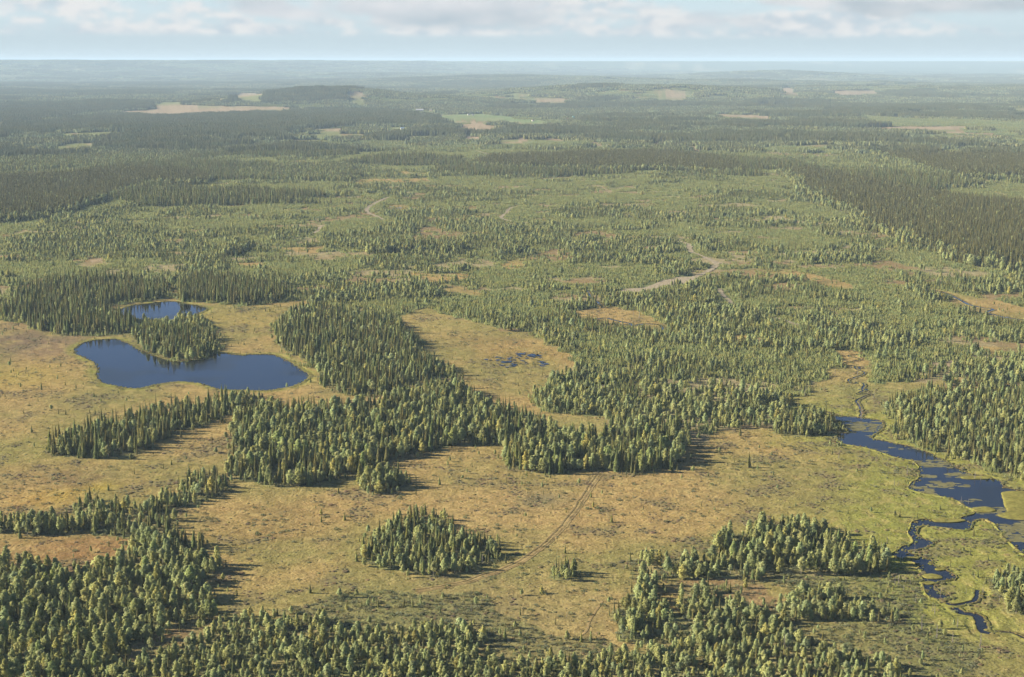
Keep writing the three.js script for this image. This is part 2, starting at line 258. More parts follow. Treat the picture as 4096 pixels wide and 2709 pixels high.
stand('in the clump by the stream pool', '6 600,1440 800,1462 950,1462 1060,1432 1150,1430 1080,1380 1040,1342 960,1312 700,1302', { spruce: 0.03, birch: 0.05 });
stand('in the wood across the stream', '6 1480,1215 1700,1180 2371,1150 2900,1200 9 2900,330 2371,190 2100,100 1930,40 6 1640,1500 1500,1430 1520,1350', { spruce: 0.045, birch: 0.035 });
stand('in the strip of trees', '7 -300,575 240,577 420,562 600,566 590,500 450,482 0,490 -300,490', { spruce: 0.025, birch: 0.05 });
stand('in the straggling tree belt', '7 520,390 620,350 780,380 960,390 1060,340 1240,300 1330,220 1420,150 1560,180 1590,260 1510,340 1400,390 1200,382 1180,472 1210,580 1440,690 1400,702 1230,662 1100,602 850,602 620,592 600,540', { spruce: 0.026, birch: 0.022, hs: [5, 11], shrub: 0.03 });
stand('in the large birch wood', '7 850,702 1000,622 1180,622 1200,692 1250,722 1440,742 1520,792 1430,872 1400,962 1420,1002 1500,1062 1500,1132 1440,1182 1280,1202 1130,1222 1080,1302 950,1322 880,1352 870,1402 760,1452 700,1567 560,1800 -900,1800 -900,790 0,790 150,802 250,822 450,832 700,852 830,782', { spruce: 0.011, birch: 0.05, hs: [5, 9], hb: [4.5, 9] });
stand('in the low birch thicket', '7 640,1567 720,1500 900,1450 1100,1430 1160,1390 1330,1330 1500,1222 1600,1202 1750,1192 1950,1162 2371,1172 8 200,1262 500,1262 700,1232 950,1302 1050,1332 1000,1402 1060,1422 1300,1482 1700,1452 1900,1422 2371,1350 9 700,1240 1000,1400 1500,1500 1560,1800 0,1900 7 560,1900', { spruce: 0.009, birch: 0.085, hs: [3.5, 7.5], hb: [2.4, 6.4] });
stand('on the oval wooded islet', '8 140,700 200,762 310,822 480,846 750,852 900,832 1050,792 1120,742 1080,682 1000,642 880,602 780,522 740,472 620,442 500,442 400,482 300,542 200,622', { spruce: 0.035, birch: 0.05, hs: [5.5, 11], hb: [3.5, 7] });
stand('on the small wooded islet', '8 100,300 200,312 280,302 400,272 490,232 420,182 300,162 150,182 100,242', { spruce: 0.03, birch: 0.05, hs: [7, 16], hb: [5, 10] });
stand('in the tiny clump alone on the bog', '8 1490,870 1560,897 1660,887 1690,832 1600,812 1510,832', { spruce: 0.06, birch: 0.05, hs: [6, 10], hb: [4, 6.5] });
stand('in the round grove by the stream', '9 460,765 600,842 700,852 880,852 1020,832 1200,862 1380,852 1400,792 1330,722 1180,652 1100,602 900,542 780,522 600,522 400,562 250,622 190,682 200,752', { spruce: 0.022, birch: 0.055, hs: [6, 10], hb: [5, 9] });
stand('in the open grove on red heath', '8 1940,1130 2010,960 2040,820 2000,730 2110,762 2250,772 2371,760 9 200,760 460,770 580,850 560,900 400,900 300,860 160,900 0,880 8 2200,850 2150,950 2200,1100 2371,1150 9 0,1010 200,1050 420,1095 700,1085 800,1015 1050,1005 1200,1100 1550,1130 1620,1222 1400,1232 1200,1192 1000,1150 800,1180 700,1240 8 2371,1350 1950,1300', { spruce: 0.016, birch: 0.045, hs: [4, 8], hb: [4, 7.5] });
stand('in the thicket past the stream', '9 2160,890 2220,870 2371,850 2800,850 2800,1180 2371,1140 2230,1120 2200,1000', { spruce: 0.015, birch: 0.05 });
cover('scrub', '8 0,1000 300,960 700,980 1000,1000 1100,1100 1300,1180 1500,1250 1900,1280 1900,1420 1600,1450 1300,1480 1060,1420 1050,1335 950,1300 700,1230 500,1260 0,1262 7 2371,1170 1950,1160 1800,1100 2100,1050');
cover('scrub', '9 600,850 1400,860 1640,900 1660,1100 1900,1250 2100,1400 1900,1567 1500,1500 1000,1400 700,1240 800,1180 1200,1192 1620,1222 1550,1130 1200,1100 1050,1005 800,1015 700,960');
cover('heath', '9 -60,880 160,900 300,862 560,900 620,960 700,1080 420,1095 200,1050 0,1010 -80,1000');
cover('heath', '7 1130,1225 1300,1205 1420,1220 1400,1300 1330,1330 1160,1385 1000,1440 900,1440 890,1360');
function coverAt(x, z) {
  const d = Math.hypot(x, z), w = Math.min(80, 6 + Math.max(0, d - 1100) * 0.016);
  const qx = x + w * 2 * (fbm(x / (w * 3) + 7, z / (w * 3), 2) - 0.5), qz = z + w * 2 * (fbm(x / (w * 3) + 50, z / (w * 3), 2) - 0.5);
  for (let i = COVER.length - 1; i >= 0; i--) if (within(COVER[i], qx, qz)) return COVER[i];
  return null;
}
const REGEN = { t: 'regen' };
const grove = (x, z) => fbm(x / 120 + 5, z / 120 + 2, 4), opening = (x, z) => fbm(x / 55 + 21, z / 55, 4); // where taller groves stand, and where the young growth opens

// ------------------------------------------------------------------ ground
const BLOBS = [ // patches of differing bog plants: window, x, y, metres, colour, strength
  [4, 120, 780, 60, [0.17, 0.11, 0.075], 0.8], [4, 300, 850, 45, [0.19, 0.125, 0.08], 0.7], [4, 140, 1040, 40, [0.33, 0.25, 0.055], 0.6], [4, 80, 1300, 40, [0.31, 0.22, 0.09], 0.6], [4, 520, 1000, 25, [0.30, 0.2, 0.08], 0.5],
  [7, 250, 60, 45, [0.23, 0.20, 0.06], 0.6], [7, 100, 180, 30, [0.3, 0.19, 0.08], 0.6], [7, 420, 300, 14, [0.38, 0.27, 0.05], 0.8], [7, 700, 240, 9, [0.40, 0.29, 0.045], 0.9], [7, 560, 190, 22, [0.19, 0.12, 0.06], 0.7], [7, 220, 350, 20, [0.34, 0.2, 0.06], 0.6], [7, 600, 690, 40, [0.25, 0.135, 0.055], 0.8],
  [7, 1900, 430, 22, [0.22, 0.15, 0.055], 0.6], [7, 1850, 570, 22, [0.22, 0.15, 0.055], 0.5], [8, 600, 80, 40, [0.36, 0.24, 0.09], 0.5], [8, 1400, 330, 14, [0.16, 0.14, 0.075], 0.8], [8, 1100, 450, 40, [0.35, 0.24, 0.095], 0.5], [8, 1000, 1150, 60, [0.2, 0.17, 0.075], 0.6], [8, 1500, 1000, 40, [0.27, 0.21, 0.075], 0.5],
  [9, 300, 300, 40, [0.32, 0.22, 0.085], 0.5], [9, 1800, 650, 60, [0.225, 0.21, 0.05], 0.8], [9, 1200, 500, 50, [0.25, 0.22, 0.06], 0.6], [9, 1900, 1250, 50, [0.23, 0.21, 0.06], 0.6],
  [5, 700, 680, 60, [0.29, 0.235, 0.075], 0.6], [5, 1250, 900, 35, [0.25, 0.17, 0.05], 0.7], [5, 1000, 800, 35, [0.27, 0.16, 0.06], 0.6], [4, 1750, 650, 50, [0.34, 0.24, 0.07], 0.7], [5, 1650, 1400, 40, [0.24, 0.22, 0.07], 0.8], [6, 1200, 1200, 70, [0.23, 0.21, 0.065], 0.8],
].map(([n, x, y, r, c, s]) => [...at(n, x, y), r, c, s]);
const mix3 = (a, b, t) => [lerp(a[0], b[0], t), lerp(a[1], b[1], t), lerp(a[2], b[2], t)];
function groundColor(x, z, c) {
  const d = Math.hypot(x, z), a = fbm(x / 70 + 3, z / 70, 4), b = fbm(x / 16, z / 16 + 40, 4), f = fbm(x / 5 + 8, z / 5, 3), t = c.t;
  if (t === 'bog' || t === 'scrub') {
    let col = mix3([0.24, 0.195, 0.065], [0.34, 0.225, 0.085], smooth(0.35, 0.65, a));
    for (const [bx, bz, r, k, s] of BLOBS) { const q = ((x - bx) ** 2 + (z - bz) ** 2) / (r * r); if (q < 5) col = mix3(col, k, s * Math.exp(-q) * smooth(0.2, 0.6, b * 0.7 + a * 0.5)); }
    if (d < 1500) {
      let w = Infinity; for (const o of WATERS) if (x > o.b[0] - 70 && x < o.b[2] + 70 && z > o.b[1] - 70 && z < o.b[3] + 70) w = Math.min(w, segDist(o.p, x, z) * (o === STREAM ? 1 : 6));
      if (w < 60) col = mix3(col, [0.235, 0.225, 0.05], 0.85 * (1 - smooth(8, 60, w + (b - 0.5) * 30)));
    }
    col = mix3(col, [0.19, 0.15, 0.07], 0.6 * smooth(0.56, 0.74, b)); // heather hollows and hummocks
    col = mix3(col, [0.42, 0.30, 0.115], 0.45 * smooth(0.5, 0.7, f) * smooth(0.6, 0.4, b));
    if (t === 'scrub') col = mix3(col, [0.15, 0.15, 0.06], 0.5);
    return col;
  }
  if (t === 'heath') return mix3([0.28, 0.18, 0.08], [0.22, 0.17, 0.07], smooth(0.4, 0.6, b));
  if (t === 'clear') return mix3([0.37, 0.26, 0.155], [0.27, 0.19, 0.1], smooth(0.35, 0.7, b) * 0.6);
  if (t === 'field') return mix3([0.19, 0.23, 0.09], [0.25, 0.25, 0.11], smooth(0.4, 0.65, a));
  if (t === 'stand') return mix3([0.23, 0.215, 0.08], [0.29, 0.225, 0.095], smooth(0.35, 0.7, b));
  const green = mix3([0.17, 0.18, 0.065], [0.22, 0.21, 0.08], b);
  if (d > 16000) return mix3([0.11, 0.125, 0.055], [0.3, 0.26, 0.14], smooth(0.62, 0.72, fbm(x / 900, z / 1500, 4))); // the crowns of woods too far off to build, and fields
  const open = opening(x, z); return mix3(green, mix3([0.27, 0.17, 0.08], [0.33, 0.25, 0.13], smooth(0.4, 0.6, a)), smooth(0.58, 0.66, open) * 0.85);
}
const rnd0 = rng(3);
function noiseTexture(n, fn, srgb) {
  const a = new Uint8Array(n * n * 4);
  for (let y = 0; y < n; y++) for (let x = 0; x < n; x++) { const v = fn(x / n, y / n), o = (y * n + x) * 4; for (let k = 0; k < 3; k++) a[o + k] = clamp(Array.isArray(v) ? v[k] : v) * 255; a[o + 3] = 255; }
  const t = new THREE.DataTexture(a, n, n); t.wrapS = t.wrapT = THREE.RepeatWrapping; t.magFilter = THREE.LinearFilter; t.minFilter = THREE.LinearMipmapLinearFilter; t.generateMipmaps = true; if (srgb) t.colorSpace = THREE.SRGBColorSpace; t.needsUpdate = true; return t;
}
// tileable: blends four shifted copies
const tile = (f) => (u, v) => { const a = smooth(0, 1, u), b = smooth(0, 1, v), m = (lerp(lerp(f(u, v), f(u - 1, v), a), lerp(f(u, v - 1), f(u - 1, v - 1), a), b) - 0.5) / Math.sqrt((a * a + (1 - a) ** 2) * (b * b + (1 - b) ** 2)) + 0.5; return m; };
const grain = tile((u, v) => fbm(u * 40 + 200, v * 40 + 200, 5)), coarse = tile((u, v) => fbm(u * 9 + 300, v * 9 + 300, 3));
const groundMap = noiseTexture(512, (u, v) => { const q = clamp(0.9 + 0.38 * (grain(u, v) - 0.5) + 0.25 * (coarse(u, v) - 0.5)); return [q, q * (0.985 + 0.05 * (coarse(v, u) - 0.5)), q * 0.97]; }, true);
const groundBump = noiseTexture(512, (u, v) => 0.5 + 1.1 * (grain(u, v) - 0.5) + 0.3 * (coarse(u, v) - 0.5));
const groundMaterial = new THREE.MeshStandardMaterial({ vertexColors: true, map: groundMap, bumpMap: groundBump, bumpScale: 0.3, roughness: 1, metalness: 0 });
groundMaterial.specularIntensity = 0;
{
  const radii = [0, 60, 150, 260, 360, 420];
  for (let r = 450; r < 46000;) { radii.push(r); r += Math.min(1600, Math.max(1.3, r * r / (EYE * FOCAL) * 1.75)); }
  radii.push(46000);
  const angles = [], fine = 31 * Math.PI / 180, step = 0.00125;
  for (let a = -fine; a < fine; a += step) angles.push(a);
  for (let a = fine; a < 2 * Math.PI - fine; a += 0.06) angles.push(a);
  const n = angles.length, P = [], C = [], I = [], U = [];
  radii.forEach((r, i) => angles.forEach((a, k) => {
    const x = Math.sin(a) * r, z = -Math.cos(a) * r, core = Math.abs(a) <= fine && r > 400;
    const c = core && r < 27000 ? coverAt(x, z) ?? REGEN : r < 27000 && r > 400 ? REGEN : r < 400 ? { t: 'bog' } : REGEN;
    let h = heightAt(x, z);
    if (r < 1600 && r > 400 && core) {
      h += (fbm(x / 9 + 77, z / 9, 3) - 0.5) * 0.5;
      for (const o of WATERS) if (x > o.b[0] - 8 && x < o.b[2] + 8 && z > o.b[1] - 8 && z < o.b[3] + 8) { const s = segDist(o.p, x, z); if (within(o, x, z)) h = -1.2; else if (s < 8) h = lerp(-0.3, h, smooth(1, 5, s)); }
      for (const q of POOLS) { const o = q[2]; if (x > o.b[0] - 5 && x < o.b[2] + 5 && z > o.b[1] - 5 && z < o.b[3] + 5 && (within(o, x, z) || segDist(o.p, x, z) < 4)) h = heightAt(x, z) - 0.45; }
      for (const o of CREEKS) if (x > o.b[0] - 7 && x < o.b[2] + 7 && z > o.b[1] - 7 && z < o.b[3] + 7 && segDist(o.p, x, z, false) < o.w + 4) h = Math.min(h, heightAt(x, z) - 0.3);
    }
    P.push(x, h, z); U.push(x / 41, z / 41);
    const q = groundColor(x, z, c); C.push(q[0] * 0.9, q[1] * 1.01, q[2] * 1.14);
    if (i > 0) { const k2 = (k + 1) % n, o = (i - 1) * n; I.push(o + k, o + k2, o + n + k, o + k2, o + n + k2, o + n + k); }
  }));
  const g = geometryOf(P, C, I, U);
  const m = put('ground', g, groundMaterial, 'open tawny bog and forest floor spreading to the horizon', 'ground', 'structure');
  m.castShadow = false;
}
console.log('ground done');

// ------------------------------------------------------------------ water surfaces and banks
const ripple = noiseTexture(256, tile((u, v) => fbm(u * 14 + 60, v * 14 + 60, 4)));
const ruffle = noiseTexture(256, (u, v) => 0.12 + 0.88 * smooth(0.42, 0.66, tile((a, b) => fbm(a * 5 + 20, b * 5 + 90, 4))(u, v))); ruffle.repeat.set(0.14, 0.2); // wind-ruffled and still water
const waterMaterial = new THREE.MeshPhysicalMaterial({ color: new THREE.Color().setRGB(0.008, 0.009, 0.010), roughness: 0.24, metalness: 0, ior: 1.33, bumpMap: ripple, bumpScale: 0.008, roughnessMap: ruffle });
waterMaterial.specularIntensity = 1;
const bankMaterial = new THREE.MeshStandardMaterial({ vertexColors: true, roughness: 1, map: groundMap }); bankMaterial.specularIntensity = 0;
function sheet(ring, y) {
  const shape = new THREE.Shape(ring.map(([x, z]) => new THREE.Vector2(x, -z))), g = new THREE.ShapeGeometry(shape), p = g.attributes.position, u = [];
  for (let i = 0; i < p.count; i++) { const x = p.getX(i), z = -p.getY(i); p.setXYZ(i, x, y, z); u.push(x / 23, z / 23); }
  g.setAttribute('uv', new THREE.Float32BufferAttribute(u, 2)); g.computeVertexNormals(); return g;
}
function bankOf(ring, y, h, wide, top, closed = true) { // a rounded lip of peat and sedge along a shore; the ring runs so that its outside is on one side
  let area = 0; ring.forEach(([x, z], i) => { const [x2, z2] = ring[(i + 1) % ring.length]; area += x * z2 - x2 * z; });
  const s = closed ? Math.sign(area) : 1, n = ring.length, P = [], C = [], I = [], U = [];
  ring.forEach(([x, z], i) => {
    const [ax, az] = ring[closed ? (i + n - 1) % n : Math.max(0, i - 1)], [bx, bz] = ring[closed ? (i + 1) % n : Math.min(n - 1, i + 1)], l = Math.hypot(bx - ax, bz - az) || 1, nx = s * (bz - az) / l, nz = -s * (bx - ax) / l;
    const v = 0.25 + 1.5 * fbm(x / 4 + 4, z / 4, 3) ** 1.3, w = wide * (0.25 + 1.5 * fbm(x / 8, z / 8 + 7, 3));
    const near = groundColor(x + nx * w, z + nz * w, { t: 'bog' }).map((q, k) => q * [0.9, 1.01, 1.14][k]), tone = (o) => mix3(top, near, clamp(0.65 + o + 1.0 * (fbm(x / 3 + o * 9, z / 3 + 3, 3) - 0.5))).map((q) => q * (0.62 + 0.4 * vnoise(x * 1.3 + o * 5, z * 1.3)));
    for (const [o, k, c] of [[-0.1, -0.15, [0.06, 0.048, 0.03]], [0.02, h * v * 0.8, [0.085, 0.068, 0.038]], [0.4, h * v, tone(0.2)], [w * 0.5, h * v * 0.75, tone(0.35)], [w, -0.1, tone(0.7)], [w * 1.3, -0.6, near]]) { P.push(x + nx * o, y + k, z + nz * o); C.push(...c); U.push((x + nx * o) / 41, (z + nz * o) / 41); }
    const last = closed ? n : n - 1;
    if (i < last) { const a = i * 6, b = ((i + 1) % n) * 6; for (let k = 0; k < 5; k++) I.push(a + k, b + k, a + k + 1, b + k, b + k + 1, a + k + 1); }
  });
  return geometryOf(P, C, I, U);
}
WATERS.forEach((o) => {
  put(o.name, sheet(o.p, -0.12), waterMaterial, o.label, 'water', 'structure');
  put('bank', bankOf(o.p, -0.12, o === STREAM ? 0.34 : 0.3, o === STREAM ? 1.3 : 4, o === STREAM ? [0.19, 0.18, 0.055] : [0.25, 0.235, 0.08]), bankMaterial, 'pale sedge bank of the ' + o.label.split(' with ')[0].split(' behind ')[0], 'bank', 'structure');
});
function ribbon(p, w, y, uvs = 23, rag = 0) {
  const P = [], I = [], U = [], n = p.length;
  p.forEach(([x, z], i) => {
    const [ax, az] = p[Math.max(0, i - 1)], [bx, bz] = p[Math.min(n - 1, i + 1)], l = Math.hypot(bx - ax, bz - az) || 1, nx = (bz - az) / l, nz = -(bx - ax) / l, k = w * (1 + rag * 2 * (fbm(x / 7 + 2, z / 7, 2) - 0.5));
    for (const s of [-1, 0, 1]) { const X = x + nx * k * s, Z = z + nz * k * s; P.push(X, (typeof y === 'function' ? y(X, Z) : y) - (s && rag ? 0.05 : 0), Z); U.push(X / uvs, Z / uvs); }
    if (i) { const a = (i - 1) * 3; for (const q of [0, 1]) I.push(a + q, a + 3 + q, a + q + 1, a + q + 1, a + 3 + q, a + 4 + q); }
  });
  return geometryOf(P, null, I, U);
}
const creekNames = ['narrow dark creek arm ending below the stream bend', 'short blue creek reach south of the stream', 'thin dark ditch line in the sedge', 'winding creek through the green sedge flat', 'dark side creek joining the stream pool', 'pale blue brook beyond the far thicket', 'shining brook among grey dead trees', 'small blue brook bend by the gravel pit'];
CREEKS.forEach((c, i) => {
  const y0 = heightAt(...c.p[0]);
  put('creek', ribbon(c.p, c.w, y0 - 0.13, 23, 0.5), waterMaterial, creekNames[i], 'creek', 'structure');
  const side = (s) => c.p.map(([x, z], k) => { const [ax, az] = c.p[Math.max(0, k - 1)], [bx, bz] = c.p[Math.min(c.p.length - 1, k + 1)], l = Math.hypot(bx - ax, bz - az) || 1, w = c.w * (0.75 + 0.35 * vnoise(x / 4, z / 4)); return [x + s * w * (bz - az) / l, z - s * w * (bx - ax) / l]; });
  const a = bankOf(side(1), y0 - 0.13, 0.2, 1.8, [0.18, 0.17, 0.055], false), b = bankOf(side(-1).reverse(), y0 - 0.13, 0.2, 1.8, [0.18, 0.17, 0.055], false);
  put('creek_bank', mergeGeometries([a, b]), bankMaterial, 'low peaty banks of the ' + creekNames[i].split(/ (?:ending|south|in|through|joining|beyond|among|by) /)[0], 'bank', 'structure');
});
POOLS.forEach((q, i) => put('bog_pool', sheet(q[2].p, Math.max(heightAt(...q[0]), -0.3) + (Math.hypot(...q[0]) > 1450 ? 0.5 : -0.02)), waterMaterial, i < 56 ? 'small blue open pool in the flat tawny bog' : 'lone little pool among the young trees', 'pool', 'structure', 'pools in the bog'));
// sedge islands in the stream, and floating plant mats
const sedgeIsland = (ring, name, label, h, group) => {
  const p = curved(ring, true, 1.4, 0.7, 77), P = [], C = [], I = [], U = []; let cx = 0, cz = 0; for (const [x, z] of p) { cx += x / p.length; cz += z / p.length; }
  const rings = [[1, -0.3], [1, h * 0.6], [0.9, h], [0.55, h * 1.15], [0, h]];
  rings.forEach(([k, y], j) => p.forEach(([x, z], i) => { const X = lerp(cx, x, k), Z = lerp(cz, z, k); P.push(X, -0.12 + y * (0.7 + 0.6 * fbm(X / 3, Z / 3, 2)), Z); const q = 0.75 + 0.5 * fbm(X / 4, Z / 4, 3); C.push(...(j < 1 ? [0.04, 0.03, 0.02] : [0.20 * q, 0.19 * q, 0.055 * q])); U.push(X / 41, Z / 41); if (j) { const n = p.length, a = (j - 1) * n + i, b = (j - 1) * n + (i + 1) % n; I.push(a, b, a + n, b, b + n, a + n); } }));
  put(name, geometryOf(P, C, I, U), bankMaterial, label, 'islet', 'structure', group);
};
sedgeIsland(outline('9 2212,290 2250,277 2371,277 2600,302 2620,420 2560,470 2371,474 2300,470 2235,460 2192,446 2250,420 2237,380 2227,330'), 'sedge_island', 'broad flat sedge island parting the stream', 0.45);
for (const [x, y, w, l] of [[2092, 403, 6.5, 3], [1735, 868, 4.8, 2.0], [1712, 913, 3.2, 1.3], [2040, 182, 9, 2.2], [1590, 742, 4, 1.3], [1850, 478, 9, 2], [1790, 815, 3, 1.2]]) { const c = at(9, x, y); sedgeIsland(Array.from({ length: 9 }, (_, k) => [c[0] + Math.cos(k * 0.698) * w, c[1] + Math.sin(k * 0.698) * l * 1.6]), 'sedge_islet', 'small sedge islet in the stream', 0.4, 'sedge islets in the stream'); }
{
  const r = rng(91), parts = [], matMaterial = bankMaterial;
  for (let i = 0; i < 9000; i++) {
    const x = lerp(STREAM.b[0], STREAM.b[2], r()), z = lerp(STREAM.b[1], STREAM.b[3], r());
    if (!within(STREAM, x, z)) continue;
    const c = at(9, 1900, 230), c2 = at(9, 2230, 560), c3 = at(6, 1300, 1370);
    const near = Math.max(Math.exp(-((x - c[0]) ** 2 / 45 ** 2 + (z - c[1]) ** 2 / 60 ** 2)), 0.9 * Math.exp(-((x - c2[0]) ** 2 + (z - c2[1]) ** 2) / 22 ** 2), 0.6 * Math.exp(-((x - c3[0]) ** 2 + (z - c3[1]) ** 2) / 30 ** 2));
    if (near * 1.25 * smooth(0.36, 0.58, fbm(x / 20 + 3, z / 13 + 8, 3)) < 0.17 + 0.48 * r()) continue;
    const n = 7, P = [], C = [], I = [], U = [], s = 0.5 + 1.4 * r(), q = 0.7 + 0.4 * r();
    for (let k = 0; k <= n; k++) { const a = k / n * 6.283, l = k === n ? 0 : s * (0.5 + 0.8 * r()); P.push(x + Math.cos(a) * l * 1.7, -0.12 + (k === n ? 0.06 : 0.008 + 0.02 * r()), z + Math.sin(a) * l); C.push(0.15 * q, 0.145 * q, 0.075 * q); U.push(0, 0); if (k < n) I.push(k, n, (k + 1) % n); }
    parts.push(geometryOf(P, C, I, U));
  }
  put('floating_plants', mergeGeometries(parts), matMaterial, 'pale floating plant mats covering the wide stream reach', 'water plants', 'stuff');
}
// ------------------------------------------------------------------ gravel tracks
const gravelMaterial = new THREE.MeshStandardMaterial({ color: new THREE.Color().setRGB(0.32, 0.28, 0.205), map: groundMap, roughness: 1 }); gravelMaterial.specularIntensity = 0;
const roadNames = ['curved gravel track around the far pools', 'bent gravel track in the young forest', 'faint pale track beyond the dark spruces', 'winding grey gravel road to the pit', 'short gravel spur off the winding road', 'stony ditch track below the pit', 'overgrown track among birches', 'dusty track end on the young plantation', 'straight track at the wood edge'];
ROADS.forEach((c, i) => put('gravel_road', ribbon(c.p, c.w, (x, z) => heightAt(x, z) + 0.45, 41, 0.5), gravelMaterial, roadNames[i], 'track', 'structure'));
{
  const pit = curved(outline('5 1950,445 2100,432 2250,378 2371,358 6 90,362 70,392 0,412 5 2250,425 2150,452 1980,472'), true, 4, 1.5);
  put('gravel_pit', sheet(pit, heightAt(...pit[0]) + 0.62), gravelMaterial, 'bare grey gravel pit floor beside the road', 'gravel pit', 'structure');
  COVER.push(boxed({ t: 'clear', p: pit, bare: 1 }));
}
const rutMaterial = new THREE.MeshStandardMaterial({ color: new THREE.Color().setRGB(0.215, 0.17, 0.082), map: groundMap, roughness: 1 }), rutPale = new THREE.MeshStandardMaterial({ color: new THREE.Color().setRGB(0.31, 0.24, 0.115), map: groundMap, roughness: 1 });
rutMaterial.specularIntensity = rutPale.specularIntensity = 0;
{
  const line = curved(outline('8 1790,160 1740,230 1690,310 1640,390 1580,470 1500,560 1420,640 1370,680 1270,750 1150,810 1000,860 850,910 700,940 520,970'), false, 2, 0.6);
  const shift = (s) => line.map(([x, z], k) => { const [ax, az] = line[Math.max(0, k - 1)], [bx, bz] = line[Math.min(line.length - 1, k + 1)], l = Math.hypot(bx - ax, bz - az) || 1; return [x + s * (bz - az) / l, z - s * (bx - ax) / l]; });
  const up = (x, z) => heightAt(x, z) + (fbm(x / 9 + 77, z / 9, 3) - 0.5) * 0.5 + 0.16;
  const track = new THREE.Group(); track.name = 'vehicle_track'; scene.add(track); tag(track, 'twin wheel ruts crossing the tawny bog', 'track', null, 'structure');
  for (const [s, w, m, n] of [[-1.25, 0.36, rutMaterial, 'rut'], [1.25, 0.36, rutMaterial, 'rut'], [-1.9, 0.3, rutPale, 'verge'], [0.2, 0.55, rutPale, 'verge'], [1.9, 0.3, rutPale, 'verge']]) { const q = new THREE.Mesh(ribbon(shift(s), w, up, 41, 0.7), m); q.name = n; track.add(q); }
  shadows(track);
  put('footpath', ribbon(curved(outline('8 1815,1040 1790,1075 1760,1120 1735,1160 1720,1195 1712,1225 1700,1255 1640,1300'), false, 2, 0.5), 0.5, up, 41, 0.6), rutPale, 'thin trodden path across the low bog', 'path', 'structure');
}

// ------------------------------------------------------------------ plants: shapes
const leafMaterial = (r, g, b) => { const m = new THREE.MeshPhysicalMaterial({ color: new THREE.Color().setRGB(r, g, b), vertexColors: true, roughness: 1, transmission: 0.5, thickness: 0, side: THREE.DoubleSide }); m.specularIntensity = 0.1; return m; };
const plain = leafMaterial(1, 1, 1);
function soup() { const P = [], C = [], N = []; return { P, C, N,
  tri(a, b, c, col, n) {
    if (n) { // wound and shaded as part of the crown it belongs to
      const ux = b[0] - a[0], uy = b[1] - a[1], uz = b[2] - a[2], vx = c[0] - a[0], vy = c[1] - a[1], vz = c[2] - a[2];
      let fx = uy * vz - uz * vy, fy = uz * vx - ux * vz, fz = ux * vy - uy * vx; const l = Math.hypot(fx, fy, fz) || 1;
      if (fx * n[0] + fy * n[1] + fz * n[2] < 0) { [b, c] = [c, b]; fx = -fx; fy = -fy; fz = -fz; }
      const m = [n[0] + 1.2 * fx / l, n[1] + 1.2 * fy / l, n[2] + 1.2 * fz / l], k = Math.hypot(...m); N.push(...[0, 0, 0].flatMap(() => [m[0] / k, m[1] / k, m[2] / k]));
    }
    for (const v of [a, b, c]) { P.push(v[0], v[1], v[2]); C.push(col[0], col[1], col[2]); }
  },
  build() { const g = new THREE.BufferGeometry(); g.setAttribute('position', new THREE.Float32BufferAttribute(P, 3)); g.setAttribute('color', new THREE.Float32BufferAttribute(C, 3)); if (N.length === P.length) g.setAttribute('normal', new THREE.Float32BufferAttribute(N, 3)); else g.computeVertexNormals(); return g; } }; }
function stem(s, p, r0, r1, sides, col) { // tapered bent stem through points
  for (let i = 1; i < p.length; i++) for (let k = 0; k < sides; k++) {
    const a = k / sides * 6.2832, b = (k + 1) / sides * 6.2832, ra = lerp(r0, r1, (i - 1) / (p.length - 1)), rb = lerp(r0, r1, i / (p.length - 1)), at3 = (q, r, t) => [q[0] + Math.cos(t) * r, q[1], q[2] + Math.sin(t) * r];
    const A = at3(p[i - 1], ra, a), B = at3(p[i - 1], ra, b), D = at3(p[i], rb, a), E = at3(p[i], rb, b);
    s.tri(A, D, B, col); s.tri(B, D, E, col);
  }
}
const shade = (c, r, v = 0.25) => { const k = 1 - v + 2 * v * r(); return [c[0] * k * (0.94 + 0.12 * r()), c[1] * k, c[2] * k * (0.9 + 0.2 * r())]; };
